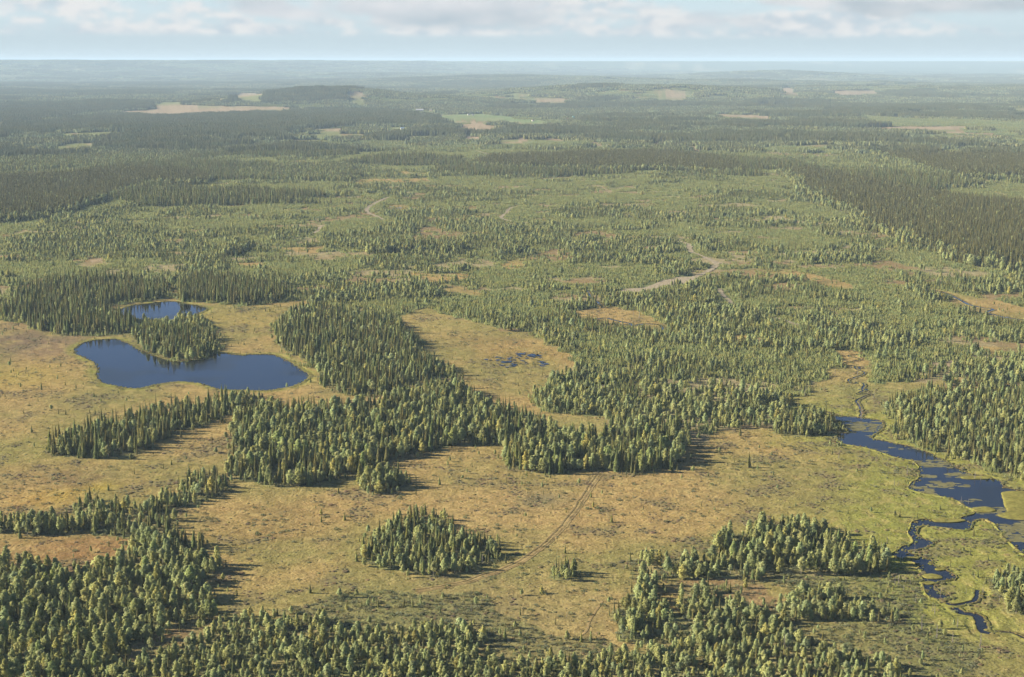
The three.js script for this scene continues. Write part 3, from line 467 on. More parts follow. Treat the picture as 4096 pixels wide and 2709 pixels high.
// unit spruce: height 1; width is set per copy
function spruceShape(seed, { wide = 0.12, low = 0.05, whorls = 29, ragged = 0.45, lean = 0.0, col = [0.183, 0.174, 0.062] }) {
  const r = rng(seed), t = soup(), f = soup(), ax = (y) => [lean * y * y, y, lean * 0.6 * y * y];
  stem(t, [[0, -0.03, 0], ax(0.4), ax(0.85)], 0.013, 0.004, 5, [0.10, 0.075, 0.055]);
  for (let w = 0; w < whorls; w++) {
    const y = low + (1 - low) * (w + 0.4 * r()) / whorls, q = (y - low) / (1 - low), prof = 1.15 * Math.pow(1 - q, 1.0) * (0.55 + 0.45 * smooth(0, 0.12, q)) + 0.02;
    const n = 7 - (q > 0.7 ? 2 : 0), a0 = r() * 6.28;
    for (let k = 0; k < n; k++) {
      const a = a0 + k / n * 6.28 + (r() - 0.5) * 0.7, l = wide * prof * (1 - ragged + 1.6 * ragged * r()), dr = 0.35 + 0.5 * r(), w2 = l * 0.32 + 0.009, c = ax(y), col2 = shade(col, r, 0.3);
      const dx = Math.cos(a), dz = Math.sin(a), tip = [c[0] + dx * l, c[1] - l * dr - 0.004, c[2] + dz * l], mid = [c[0] + dx * l * 0.55, c[1] - l * dr * 0.25 + 0.008, c[2] + dz * l * 0.55];
      const L = [mid[0] - dz * w2, mid[1] - w2 * 0.55, mid[2] + dx * w2], Rr = [mid[0] + dz * w2, mid[1] - w2 * 0.55, mid[2] - dx * w2], root = [c[0], c[1] + 0.012, c[2]];
      const n1 = [dx * 0.85 - dz * 0.25, 0.42, dz * 0.85 + dx * 0.25], n2 = [dx * 0.85 + dz * 0.25, 0.42, dz * 0.85 - dx * 0.25]; f.tri(root, L, mid, col2, n1); f.tri(root, mid, Rr, col2, n2); f.tri(L, tip, mid, col2, n1); f.tri(mid, tip, Rr, col2, n2);
    }
  }
  return [t.build(), f.build()];
}
function birchShape(seed, { wide = 0.2, low = 0.22, n = 620, leaf = 0.04, col = [0.319, 0.346, 0.150], lean = 0.05, lobes = 7, top = 0.55, point = 0, trunk = [0.36, 0.34, 0.30] }) {
  const r = rng(seed), t = soup(), f = soup(), la = r() * 6.28, ax = (y) => [lean * Math.cos(la) * y * y, y, lean * Math.sin(la) * y * y];
  stem(t, [[0, -0.03, 0], ax(0.3), ax(0.6), ax(0.9)], 0.016, 0.005, 5, trunk);
  const clumps = [];
  for (let k = 0; k < lobes; k++) { const q = (k + 0.5 * r()) / lobes, y = lerp(low + 0.06, 0.95, q), prof = lerp(Math.pow(Math.sin(Math.PI * clamp(Math.pow(q, top) * 0.86 + 0.12)), 0.8), 1.25 * Math.pow(1 - q * 0.93, 0.85) * (0.6 + 0.4 * smooth(0, 0.2, q)), point) * (0.8 + 0.4 * r()), a = k * 2.4 + r(), l = wide * prof * 0.5 * (0.5 + 0.9 * r()), c = ax(y); clumps.push([c[0] + Math.cos(a) * l, y, c[2] + Math.sin(a) * l, wide * prof * (0.5 + 0.3 * r()) + 0.02]); stem(t, [ax(y * 0.8), [c[0] + Math.cos(a) * l, y, c[2] + Math.sin(a) * l]], 0.006, 0.002, 3, trunk.map((v) => v * 0.6)); }
  for (let i = 0; i < n; i++) {
    const [cx, cy, cz, cr] = clumps[i % clumps.length], u = r() * 2 - 1, a = r() * 6.28, q = Math.sqrt(1 - u * u), rad = cr * Math.pow(r(), 0.45) * (0.75 + 0.55 * r()), d = [q * Math.cos(a), u, q * Math.sin(a)];
    const c = [cx + d[0] * rad, cy + d[1] * rad * 1.35, cz + d[2] * rad], s = leaf * (0.6 + 0.8 * r());
    const e = new THREE.Vector3(r() - 0.5, r() - 0.5, r() - 0.5).normalize(), g = new THREE.Vector3(d[0] + (r() - 0.5) * 1.4, d[1] + 0.3 + (r() - 0.5) * 1.4, d[2] + (r() - 0.5) * 1.4).normalize(), h = e.clone().cross(g).normalize(); e.copy(g).cross(h);
    const col2 = shade(col, r, 0.22), A = [c[0] + h.x * s, c[1] + h.y * s, c[2] + h.z * s], B = [c[0] - h.x * s * 0.6 + e.x * s, c[1] - h.y * s * 0.6 + e.y * s, c[2] - h.z * s * 0.6 + e.z * s], D = [c[0] - h.x * s * 0.6 - e.x * s, c[1] - h.y * s * 0.6 - e.y * s - s * 0.25, c[2] - h.z * s * 0.6 - e.z * s];
    const xc = c[0] - ax(c[1])[0], zc = c[2] - ax(c[1])[2], lc = Math.hypot(xc, zc) || 1, m2 = Math.min(1, lc / wide * 1.6);
    f.tri(A, B, D, col2, [xc / lc * m2 * 0.75 + d[0] * 0.55, d[1] * 0.45 + 0.32, zc / lc * m2 * 0.75 + d[2] * 0.55]);
  }
  return [t.build(), f.build()];
}
function deadShape(seed) {
  const r = rng(seed), t = soup(), f = soup(), c = [0.36, 0.32, 0.30];
  stem(t, [[0, -0.03, 0], [0.01, 0.5, 0], [0.015, 1, 0.01]], 0.02, 0.004, 5, c);
  for (let k = 0; k < 80; k++) { const y = 0.1 + 0.86 * r(), a = r() * 6.28, l = 0.13 * (1 - y * 0.8) * (0.4 + 0.8 * r()), p = [0.01, y, 0], q = [Math.cos(a) * l, y - l * 0.5, Math.sin(a) * l], w = 0.012; f.tri([p[0], p[1] + w, p[2]], [p[0], p[1] - w, p[2]], q, c); f.tri([p[0] + w, p[1], p[2] - w], [p[0] - w, p[1], p[2] + w], q, c); }
  return [t.build(), f.build()];
}
const SPRUCE = [
  { look: 'slender dark green spruce', s: spruceShape(11, { wide: 0.115 }) }, { look: 'narrow ragged spruce', s: spruceShape(12, { wide: 0.095, ragged: 0.5, whorls: 25 }) }, { look: 'full cone shaped spruce', s: spruceShape(13, { wide: 0.15, col: [0.178, 0.195, 0.068] }) }, { look: 'thin spire like spruce', s: spruceShape(14, { wide: 0.075, ragged: 0.65, whorls: 30, col: [0.183, 0.174, 0.071] }) }, { look: 'broad low skirted spruce', s: spruceShape(15, { wide: 0.17, low: 0.02, ragged: 0.4, col: [0.169, 0.198, 0.071] }) }];
const BIRCH = [
  { look: 'pale green pointed birch', s: birchShape(21, { wide: 0.18, lobes: 9, point: 1 }) }, { look: 'rounded grey green birch', s: birchShape(22, { wide: 0.26, lobes: 9, top: 0.8, n: 800, leaf: 0.045 }) }, { look: 'slim upright birch', s: birchShape(23, { wide: 0.14, lobes: 10, point: 0.9, low: 0.15, leaf: 0.036 }) }, { look: 'bare stemmed loose birch', s: birchShape(24, { wide: 0.19, low: 0.38, n: 460, col: [0.332, 0.356, 0.174] }) }, { look: 'bushy yellowish birch', s: birchShape(25, { wide: 0.22, low: 0.06, lobes: 9, col: [0.359, 0.354, 0.131], leaf: 0.045 }) }, { look: 'egg shaped birch', s: birchShape(26, { wide: 0.2, lobes: 11, top: 0.62, point: 0.5, n: 780 }) }];
const DEAD = [deadShape(31), deadShape(32), deadShape(33)];
const shrub = (seed, n, col, flatness = 0.7) => { const r = rng(seed), f = soup(); for (let i = 0; i < n; i++) { const a = r() * 6.28, q = Math.sqrt(r()), y = flatness * (1 - q * q) * r() + 0.03, s = 0.2 + 0.2 * r(), x = Math.cos(a) * q, z = Math.sin(a) * q, b = r() * 6.28, c2 = shade(col, r, 0.3); f.tri([x + Math.cos(b) * s, y, z + Math.sin(b) * s], [x - Math.sin(b) * s, y + s * 0.9 * r(), z + Math.cos(b) * s], [x - Math.cos(b) * s * 0.8, y + s * 0.5 * r(), z - Math.sin(b) * s * 0.8], c2); } return f.build(); };
const SHRUBS = [shrub(41, 40, [0.17, 0.19, 0.09]), shrub(42, 44, [0.2, 0.195, 0.1]), shrub(43, 36, [0.19, 0.2, 0.12])];
const tussockShape = (seed, col) => { const r = rng(seed), f = soup(), n = 8, rim = [], shoulder = []; for (let k = 0; k < n; k++) { const a = k / n * 6.283, l = 0.8 + 0.4 * r(); rim.push([Math.cos(a) * l, -0.25, Math.sin(a) * l]); shoulder.push([Math.cos(a) * l * 0.72, 0.32 + 0.2 * r(), Math.sin(a) * l * 0.72]); } const top = [0, 0.5, 0]; for (let k = 0; k < n; k++) { const j = (k + 1) % n, c = shade(col, r, 0.2); f.tri(rim[k], shoulder[k], rim[j], c); f.tri(rim[j], shoulder[k], shoulder[j], c); f.tri(shoulder[k], top, shoulder[j], c); } return f.build(); };
const TUSSOCKS = [tussockShape(51, [0.19, 0.165, 0.075]), tussockShape(52, [0.22, 0.185, 0.08]), tussockShape(53, [0.155, 0.13, 0.07])];
// a young plantation patch: a dozen and more small trees about 8 m across
function youngPatch(seed) {
  const r = rng(seed), f = soup();
  for (let i = 0; i < 20; i++) {
    const cx = (r() - 0.5) * 8.5, cz = (r() - 0.5) * 8.5, h = 1.3 + 2.0 * r() * r() + 0.5 * r(), wdt = h * (0.2 + 0.1 * r()), leafy = r() < 0.5, col = leafy ? [0.32, 0.33, 0.14] : [0.275, 0.305, 0.115];
    for (let k = 0; k < 5; k++) { const y0 = h * (0.02 + 0.19 * k), w2 = wdt * (leafy ? Math.sin(Math.PI * (0.25 + 0.15 * k)) : 1.15 - 0.2 * k), a0 = r() * 6.28; for (let j = 0; j < 5; j++) { const a = a0 + j * 1.257, b = a + 1.0, l = w2 * (0.7 + 0.6 * r()), c = shade(col, r, 0.25); f.tri([cx + Math.cos(a) * l, y0, cz + Math.sin(a) * l], [cx + Math.cos(b) * l * 0.7, y0 - 0.05 * h, cz + Math.sin(b) * l * 0.7], [cx + (r() - 0.5) * 0.1, y0 + h * 0.27, cz + (r() - 0.5) * 0.1], c); } }
  }
  return f.build();
}
const YOUNG = [youngPatch(61), youngPatch(62), youngPatch(63), youngPatch(64)];
// a far forest patch, 40 m across; kind 0 spruce, 1 mixed, 2 young
function forestPatch(seed, kind) {
  const r = rng(seed), f = soup(), n = kind === 2 ? 90 : kind === 1 ? 62 : 80;
  for (let i = 0; i < n; i++) {
    const cx = (r() - 0.5) * 42, cz = (r() - 0.5) * 42, leafy = kind === 1 ? r() < 0.5 : kind === 2 ? r() < 0.3 : r() < 0.03, h = (kind === 2 ? 3 + 4 * r() : leafy ? 8 + 5 * r() : kind === 1 ? 9 + 8 * r() : 14 + 9 * r()), wdt = leafy ? h * 0.24 : h * 0.11 + 0.4, col = shade(leafy ? [0.27, 0.29, 0.14] : kind === 2 ? [0.26, 0.29, 0.115] : [0.15, 0.16, 0.075], r, 0.2);
    const prof = leafy ? [[0.12, 0.6], [0.45, 1.05], [0.78, 0.7], [1, 0]] : [[0.05, 1], [0.4, 0.75], [0.75, 0.35], [1, 0]], m = 5, a0 = r() * 6.28;
    const pt = (q, k) => { const a = a0 + k / m * 6.283; return [cx + Math.cos(a) * wdt * q[1], h * q[0], cz + Math.sin(a) * wdt * q[1]]; };
    for (let p = 0; p < 3; p++) for (let k = 0; k < m; k++) { f.tri(pt(prof[p], k), pt(prof[p + 1], k), pt(prof[p], k + 1), col); if (p < 2) f.tri(pt(prof[p], k + 1), pt(prof[p + 1], k), pt(prof[p + 1], k + 1), col); }
  }
  return f.build();
}
const FAR = [0, 1, 2].map((k) => [forestPatch(71 + k * 5, k), forestPatch(72 + k * 5, k), forestPatch(73 + k * 5, k)]);

// ------------------------------------------------------------------ plants: places
const trees = { spruce: SPRUCE.map(() => []), birch: BIRCH.map(() => []), dead: DEAD.map(() => []) };
const young = YOUNG.map(() => []), shrubs = SHRUBS.map(() => []), tussocks = TUSSOCKS.map(() => []), patches = FAR.map((v) => v.map(() => []));
const HALF = 27 * Math.PI / 180;
const inSector = (x, z) => Math.abs(Math.atan2(x, -z)) < HALF;
const rt = rng(1234);
function groundY(x, z) { const d = Math.hypot(x, z); return heightAt(x, z) + (d < 1600 && d > 400 ? (fbm(x / 9 + 77, z / 9, 3) - 0.5) * 0.5 : 0); }
function plant(kind, variant, x, z, h, wide, place, tint) { trees[kind][variant].push({ x, z, y: groundY(x, z), h, w: wide, turn: rt() * 6.28, place, tint }); }
const pick = (n) => Math.min(n - 1, Math.floor(rt() * n));
const tintOf = (v) => { const k = 1 - v + 2 * v * rt(), w = (rt() - 0.5) * 0.18; return [k * (1 + w), k, k * (1 - 1.2 * w)]; };
const spruceAt = (x, z, lo, hi, place, dark) => { const h = lerp(lo * (dark ? 1 : 0.75), hi, Math.pow(rt(), dark ? 0.8 : 1.2)), v = dark ? [0, 1, 0, 3, 1][pick(5)] : pick(5), t = tintOf(0.22); plant('spruce', v, x, z, h, h * (0.85 + 0.35 * rt()) * (dark ? 1.0 : 0.98), place, dark ? [t[0] * 0.8, t[1] * 0.8, t[2] * 0.76] : t); };
const birchAt = (x, z, lo, hi, place) => { const h = lerp(lo * 0.6, hi * 1.1, Math.pow(rt(), 1.15)); plant('birch', [0, 0, 1, 2, 2, 3, 4, 5, 5, 5][pick(10)], x, z, h, h * (0.85 + 0.5 * rt()), place, tintOf(0.27)); };
for (const [r0, r1, cell] of [[420, 1750, 2.9], [1750, 3700, 3.4]]) {
  const X = Math.sin(HALF) * r1;
  for (let z = -r1; z < -r0 * Math.cos(HALF); z += cell) for (let x = -X; x < X; x += cell) {
    const d2 = x * x + z * z; if (d2 < r0 * r0 || d2 > r1 * r1 || Math.abs(x) > -z * 0.52) continue;
    const px = x + rt() * cell, pz = z + rt() * cell, c = coverAt(px, pz), a = cell * cell, d = Math.sqrt(d2);
    let c2 = null, ps = 0, pb = 0, hs = [6, 11], hb = [4.5, 8], place = null, dark = 0;
    if (!c || c.t === 'young') {
      const m = grove(px, pz), f = fbm(px / 40 + 90, pz / 34, 3), near = 1 - smooth(1150, 1500, d), g2 = fbm(px / 16 + 9, pz / 16, 2);
      const dense = smooth(0.5, 0.535, m + 0.16 * near - (c ? 0.02 : 0) + (g2 - 0.5) * 0.06) * (1 - 0.95 * (1 - 0.75 * near) * smooth(0.57, 0.62, opening(px, pz)));
      pb = 0.0006 + 0.05 * dense * smooth(0.38, 0.56, f) + near * 0.004; ps = 0.0008 + 0.034 * dense * smooth(0.6, 0.45, f) + near * 0.004;
      hs = [4, lerp(11, 10.5, near)]; hb = [3.4, lerp(8.5, 8.5, near)]; place = 'in the mixed forest';
      if (!c && d > 2300 && smooth(0.52, 0.6, fbm(px / 260 + 15, pz / 220, 3)) > 0.5) { ps += 0.035; hs = [10, 18]; }
    } else if (c.t === 'stand') { const k = smooth(0.18, 0.42, fbm(px / 14 + 60, pz / 14, 2)); ps = c.spruce * (0.4 + 0.8 * k); pb = c.birch * (0.5 + 1.0 * k); hs = c.hs; hb = c.hb ?? hb; place = c.place ?? (c.dark ? 'in the tall dark forest' : 'in the wood beyond the bogs'); dark = c.dark; if (dark) { const e = coverAt(px * (1 - 34 / d), pz * (1 - 34 / d)), e2 = coverAt(px - 22, pz); if (e !== c || e2 !== c) { hs = [4, 15]; pb = 0.03; ps *= 0.6; } } } 
    else if (c.t === 'scrub') { ps = 0.0015; pb = 0.012; hs = [2, 6]; hb = [1.8, 4]; place = 'standing in the low scrub'; }
    else if (c.t === 'bog' && d < 1500 && ((e) => e && e.t === 'stand' && (c2 = e))(coverAt(px + (rt() - 0.5) * 22, pz + (rt() - 0.5) * 22))) { ps = c2.spruce * 0.3; pb = c2.birch * 0.55 + 0.006; hs = [1.6, c2.hs[1] * 0.55]; hb = [1.5, 4.5]; place = 'at the bog edge'; }
    else if (c.t === 'bog') { const k = smooth(0.5, 0.72, fbm(px / 60 + 33, pz / 60 + 9, 3)); ps = 0.0005 + 0.0022 * k; pb = 0.0003 + 0.001 * k; hs = [1.8, 5]; hb = [1.6, 3.6]; place = 'standing alone on the open bog'; if (d > 1250) { ps *= 2.5; pb *= 2.5; } }
    else if (c.t === 'heath') { ps = 0.007; pb = 0.007; hs = [2.5, 5.5]; hb = [3, 6]; place = 'scattered on the red heath'; }
    else if (c.t === 'clear') { ps = 0.0015; pb = 0.002; hs = [4, 10]; place = 'on felled ground'; } else if (c.t === 'field') { pb = 0.0012; hb = [7, 11]; place = 'on the green field'; }
    if (d > 1750 && !dark) { pb *= 0.8; ps *= 0.9; }
    const u = rt() / a;
    if (u > ps + pb) continue;
    if (d < 1700 && (inWater(px, pz) || nearCreek(px, pz, 0.6))) continue;
    if (onRoad(px, pz, 7) || (d > 1050 && (onRoad(px * 1.012, pz * 1.012, 3) || onRoad(px * 1.026, pz * 1.026, 3)))) continue;
    if (d > 1700 && !(c && c.open) && [1.025, 1.05].some((k) => { const e = coverAt(px * k, pz * k); return e && (e.t === 'clear' || e.t === 'field'); }) && rt() < 0.8) continue;
    if (c?.bare) continue;
    if (u < ps) spruceAt(px, pz, hs[0], hs[1], place, dark); else birchAt(px, pz, hb[0], hb[1], place);
  }
}
console.log('trees', Object.entries(trees).map(([k, v]) => k + ' ' + v.reduce((s, a) => s + a.length, 0)).join(', '));
// young growth
for (const [r0, r1, cell] of [[420, 3700, 5.6]]) for (let z = -r1; z < -r0 * 0.85; z += cell) for (let x = -r1 * 0.46; x < r1 * 0.46; x += cell) {
  const d = Math.hypot(x, z); if (d < r0 || d > r1 || Math.abs(x) > -z * 0.51) continue;
  const px = x + rt() * cell, pz = z + rt() * cell, c = coverAt(px, pz), m = opening(px, pz);
  let p = 0; if (!c || c.t === 'young') p = lerp(1, 0.08, smooth(0.58, 0.65, m)); else if (c.t === 'clear') p = c.bare ? 0 : 0.06; else if (c.t === 'heath') p = 0.05; else if (c.t === 'bog' && d > 1500) p = 0.08;
  if (rt() > p || onRoad(px, pz, 3) || (d < 1700 && (inWater(px, pz) || nearCreek(px, pz, 4)))) continue;
  young[pick(4)].push({ x: px, z: pz, y: groundY(px, pz), h: 0.7 + 0.75 * rt(), w: 0.85 + 0.35 * rt(), turn: rt() * 6.28, tint: tintOf(0.18) });
}
// low shrubs and tussocks on the near bog
{
  const cell = 2.1, r1 = 1350;
  for (let z = -r1; z < -370; z += cell) for (let x = -r1 * 0.46; x < r1 * 0.46; x += cell) {
    const d = Math.hypot(x, z); if (d < 430 || d > r1 || Math.abs(x) > -z * 0.51) continue;
    const px = x + rt() * cell, pz = z + rt() * cell, c = coverAt(px, pz); if (!c) continue;
    const b = fbm(px / 16, pz / 16 + 40, 4), e = fbm(px / 45 + 12, pz / 45, 3);
    let pt = 0, ps = 0;
    if (c.t === 'bog') { pt = 0.09 + 0.42 * smooth(0.52, 0.7, b); ps = 0.012 + 0.06 * smooth(0.5, 0.65, e); } else if (c.t === 'scrub') { pt = 0.35; ps = 0.42; } else if (c.t === 'heath') { pt = 0.2; ps = 0.12; } else if (c.t === 'stand') { ps = 0.34 + (c.shrub ?? 0) * 3; }
    if (d > 950) { pt *= 0.55; ps *= 0.7; }
    const u = rt(); if (u > pt + ps) continue;
    if (inWater(px, pz) || nearCreek(px, pz, 0.4)) continue;
    const y = groundY(px, pz);
    if (u < ps) { const s = (c.t === 'stand' ? 0.9 : 0.5) + 0.9 * rt(); shrubs[pick(3)].push({ x: px, z: pz, y, h: s * (0.7 + 0.6 * rt()), w: s, turn: rt() * 6.28, tint: tintOf(0.2) }); }
    else { const s = 0.35 + 0.75 * rt() * rt() + 0.25 * smooth(0.56, 0.7, b), g = groundColor(px, pz, c); tussocks[b > 0.6 ? 2 : pick(2)].push({ x: px, z: pz, y, h: s * (0.45 + 0.4 * rt()), w: s * (1 + 0.5 * rt()), turn: rt() * 6.28, tint: [0.55 + 2.6 * g[0], 0.6 + 3.1 * g[1], 0.8 + 5 * g[2]].map((q) => q * (0.9 + 0.25 * rt())) }); }
  }
}
for (const o of [...WATERS.map((w) => [w.p, 1.6]), ...CREEKS.map((c) => [c.p, c.w + 0.9])]) for (const [x, z] of o[0]) for (let k = 0; k < 3; k++) {
  const a = rt() * 6.28, l = o[1] * Math.sqrt(rt()) + (k ? 0 : 0.6), px = x + Math.cos(a) * l, pz = z + Math.sin(a) * l; if (rt() < 0.35 || CREEKS.some((c) => c.p === o[0] && segDist(c.p, px, pz, false) < c.w)) continue;
  const s = 0.35 + 0.6 * rt(); tussocks[pick(2)].push({ x: px, z: pz, y: -0.1, h: s * (0.5 + 0.5 * rt()), w: s, turn: rt() * 6.28, tint: [0.95, 1.05, 0.75].map((q) => q * (0.8 + 0.35 * rt())) });
}
// single trees that the photograph shows alone, and the grey dead ones along the stream
const lone = (n, x, y, h, kind = 'spruce', v = 0, place = 'standing alone on the open bog') => { const [X, Z] = at(n, x, y); plant(kind, v, X, Z, h, h * 1.25, place, [1, 1, 1]); };
for (const [n, x, y, h] of [[7, 1925, 1140, 4.5], [7, 1570, 805, 4], [7, 1645, 1000, 3.6], [7, 1385, 695, 9], [7, 1290, 650, 9], [7, 1240, 650, 8], [7, 680, 380, 8], [7, 625, 340, 9], [7, 2350, 290, 5], [8, 360, 240, 10], [8, 1720, 130, 5], [8, 2040, 160, 8], [8, 1600, 120, 9], [9, 460, 110, 10], [9, 1040, 20, 4], [6, 400, 1460, 8], [9, 1130, 610, 8], [9, 175, 930, 5], [9, 330, 980, 5.5], [9, 430, 900, 7], [8, 2230, 900, 4], [8, 995, 650, 8]]) lone(n, x, y, h);
for (const [n, x, y, h] of [[7, 1300, 880, 6.5], [7, 1390, 890, 5], [7, 1270, 870, 5], [8, 1065, 720, 5], [8, 530, 45, 4], [9, 1050, 850, 8], [9, 40, 850, 7], [9, 155, 850, 6], [9, 1395, 800, 4.5], [7, 1110, 1300, 6], [7, 1020, 1310, 7], [7, 1050, 1140, 8]]) lone(n, x, y, h, 'birch', x % 2 ? 5 : 1);
const deadAt = (n, x, y, h) => { const [X, Z] = at(n, x, y); plant('dead', (x + y) % 3, X, Z, h, h * 1.1, 'dead', [1, 1, 1]); };
for (const [n, x, y, h] of [[9, 1560, 155, 5.5], [9, 1605, 100, 4], [9, 1470, 240, 5], [9, 1500, 240, 3], [9, 1330, 245, 3], [9, 1240, 175, 3.2], [9, 1420, 105, 3.5], [9, 1390, 60, 3.5], [9, 1350, 50, 3.5], [9, 1085, 50, 5], [9, 1295, 30, 5], [9, 1380, 670, 3.3], [9, 1420, 640, 4], [9, 1440, 640, 2.5], [9, 1612, 700, 4.5], [9, 1172, 568, 3], [9, 1620, 370, 2.8], [9, 1935, 355, 3.6], [9, 1985, 365, 3], [9, 2030, 190, 4.5], [9, 2070, 200, 4], [9, 1475, 920, 4.2], [9, 1500, 915, 5], [9, 1550, 915, 3.2], [9, 1580, 925, 2.8], [9, 2270, 845, 6], [9, 2025, 885, 3], [9, 1790, 1010, 4], [9, 1970, 985, 3], [9, 1750, 1130, 5], [9, 1735, 1110, 4], [9, 1620, 1045, 4], [9, 1535, 965, 3], [9, 1765, 1300, 6], [9, 1658, 1240, 6.5], [9, 1908, 1230, 5], [9, 2068, 1370, 7], [9, 2085, 980, 4], [9, 2200, 1040, 3], [9, 1875, 1330, 5], [9, 705, 1380, 7], [6, 1240, 1340, 7], [6, 1215, 1040, 5], [6, 1225, 1270, 6], [6, 1250, 1290, 5], [6, 1330, 1200, 5], [6, 1100, 1290, 4], [6, 850, 1180, 6], [6, 1060, 1030, 5], [5, 2070, 640, 8], [5, 2030, 620, 6], [5, 2250, 640, 6], [5, 1950, 680, 5], [5, 1830, 560, 5], [5, 2240, 690, 6], [5, 1700, 620, 5], [6, 1400, 350, 7], [6, 1480, 330, 8], [6, 1340, 355, 6], [6, 1880, 450, 7], [6, 2040, 540, 6], [8, 1565, 1160, 3.4], [8, 905, 1115, 3.4], [8, 1580, 870, 6], [8, 980, 780, 5], [8, 600, 700, 6]]) deadAt(n, x, y, h);
// forest out to the hills, as patches of many trees
for (const [r0, r1, cell, scale] of [[3650, 8000, 34, 1], [8000, 17000, 58, 1.7], [17000, 27000, 120, 3.1]]) for (let z = -r1; z < -r0 * 0.85; z += cell) for (let x = -r1 * 0.46; x < r1 * 0.46; x += cell) {
  const d = Math.hypot(x, z); if (d < r0 || d > r1 || Math.abs(x) > -z * 0.51) continue;
  const px = x + rt() * cell * 0.5, pz = z + rt() * cell * 0.5, c = coverAt(px, pz);
  if (c && (c.t === 'clear' || c.t === 'field' || c.t === 'bog')) continue;
  if ([1.03, 1.06].some((k) => { const e = coverAt(px * k, pz * k); return e && (e.t === 'clear' || e.t === 'field'); })) continue;
  const m = fbm(px / 520 + 44, pz / 460, 4), f = fbm(px / 190 + 4, pz / 170, 3);
  let k = c?.dark ? 0 : c?.t === 'young' ? 2 : m > 0.6 ? 0 : f > 0.53 && m < 0.5 ? 2 : 1;
  if (!c && fbm(px / 300 + 8, pz / 340, 3) > (d > 9000 ? 0.66 : 0.7)) continue;
  const s = scale * (0.95 + 0.2 * rt());
  patches[k][pick(3)].push({ x: px, z: pz, y: heightAt(px, pz) - 0.5, h: (0.85 + 0.3 * rt()) * (scale > 1 ? 1.1 : 1), w: s, turn: rt() * 6.28, tint: tintOf(0.12) });
}

// ------------------------------------------------------------------ the largest-looking trees one by one, the rest as masses
function sizeSeen(t) { // how tall the tree looks, 0 when out of the picture
  const v = new THREE.Vector3(t.x, t.y + t.h / 2, t.z).project(camera);
  return Math.abs(v.x) > 0.99 || Math.abs(v.y) > 0.985 || v.z > 1 ? 0 : t.h / Math.hypot(t.x, t.z, EYE);
}
const M = new THREE.Matrix4(), Q = new THREE.Quaternion(), UPV = new THREE.Vector3(0, 1, 0), S = new THREE.Vector3(), T = new THREE.Vector3();
function mass(parent, name, geometry, list, material = plain) {
  if (!list.length) return;
  const m = new THREE.InstancedMesh(geometry, material, list.length); m.name = name;
  list.forEach((t, i) => { M.compose(T.set(t.x, t.y, t.z), Q.setFromAxisAngle(UPV, t.turn), S.set(t.w, t.h, t.w)); m.setMatrixAt(i, M); m.setColorAt(i, new THREE.Color().setRGB(...t.tint)); });
  m.userData.kind = 'stuff'; m.castShadow = m.receiveShadow = true; parent.add(m);
}
function massGroup(name, label, category) { const g = new THREE.Group(); g.name = name; scene.add(g); tag(g, label, category, null, 'stuff'); return g; }
const TINTS = [[1, 1, 1], [0.78, 0.82, 0.8], [1.2, 1.13, 1], [0.95, 1.04, 0.9], [1.13, 1.02, 0.82], [0.72, 0.74, 0.66], [1.0, 1.0, 0.98]];
const crownMaterials = { spruce: TINTS.map((t) => leafMaterial(...t)), birch: TINTS.map((t) => leafMaterial(...t)), dead: [plain] };
const MARKS = [['large pond', at(4, 1300, 1000)], ['small pond', at(4, 1150, 600)], ['oval islet', at(8, 600, 700)], ['small islet', at(8, 280, 250)], ['tiny clump', at(8, 1590, 860)], ['wheel ruts', at(8, 1640, 390)], ['stream bend', at(9, 1600, 650)], ['stream pool', at(6, 1250, 1400)], ['round grove', at(9, 800, 700)], ['pooled bog', at(5, 1250, 900)], ['red heath', at(9, 200, 950)], ['strip of trees', at(7, 250, 540)], ['straggling tree belt', at(7, 1000, 480)], ['footpath', at(8, 1750, 1150)], ['heath clearing', at(7, 1250, 1280)], ['wide reach', at(9, 1900, 230)], ['scrub', at(8, 700, 1120)]];
function labelOf(t, look, place, kind) { // its size among its kind, its look, where it stands and towards what
  const size = kind === 'dead' ? (t.h > 5 ? 'tall' : t.h > 3.4 ? 'middling' : 'short') : kind === 'spruce' ? (t.h > 15 ? 'towering' : t.h > 13.7 ? 'very tall' : t.h > 12.4 ? 'tall' : t.h > 11 ? 'fairly tall' : t.h > 8.5 ? 'middling' : t.h > 5 ? 'short' : 'stunted') : t.h > 9.6 ? 'towering' : t.h > 8.7 ? 'very tall' : t.h > 7.9 ? 'tall' : t.h > 7.1 ? 'fairly tall' : t.h > 6 ? 'middling' : 'short';
  let best = null, q = Infinity; for (const [n, [x, z]] of MARKS) { const d = Math.hypot(t.x - x, t.z - z); if (d < q && !place.includes(n) && !(n.includes('islet') && place.includes('islet'))) { q = d; best = n; } }
  return `${size} ${look} ${place}, toward the ${best}`.split(' ').slice(0, 16).join(' ');
}
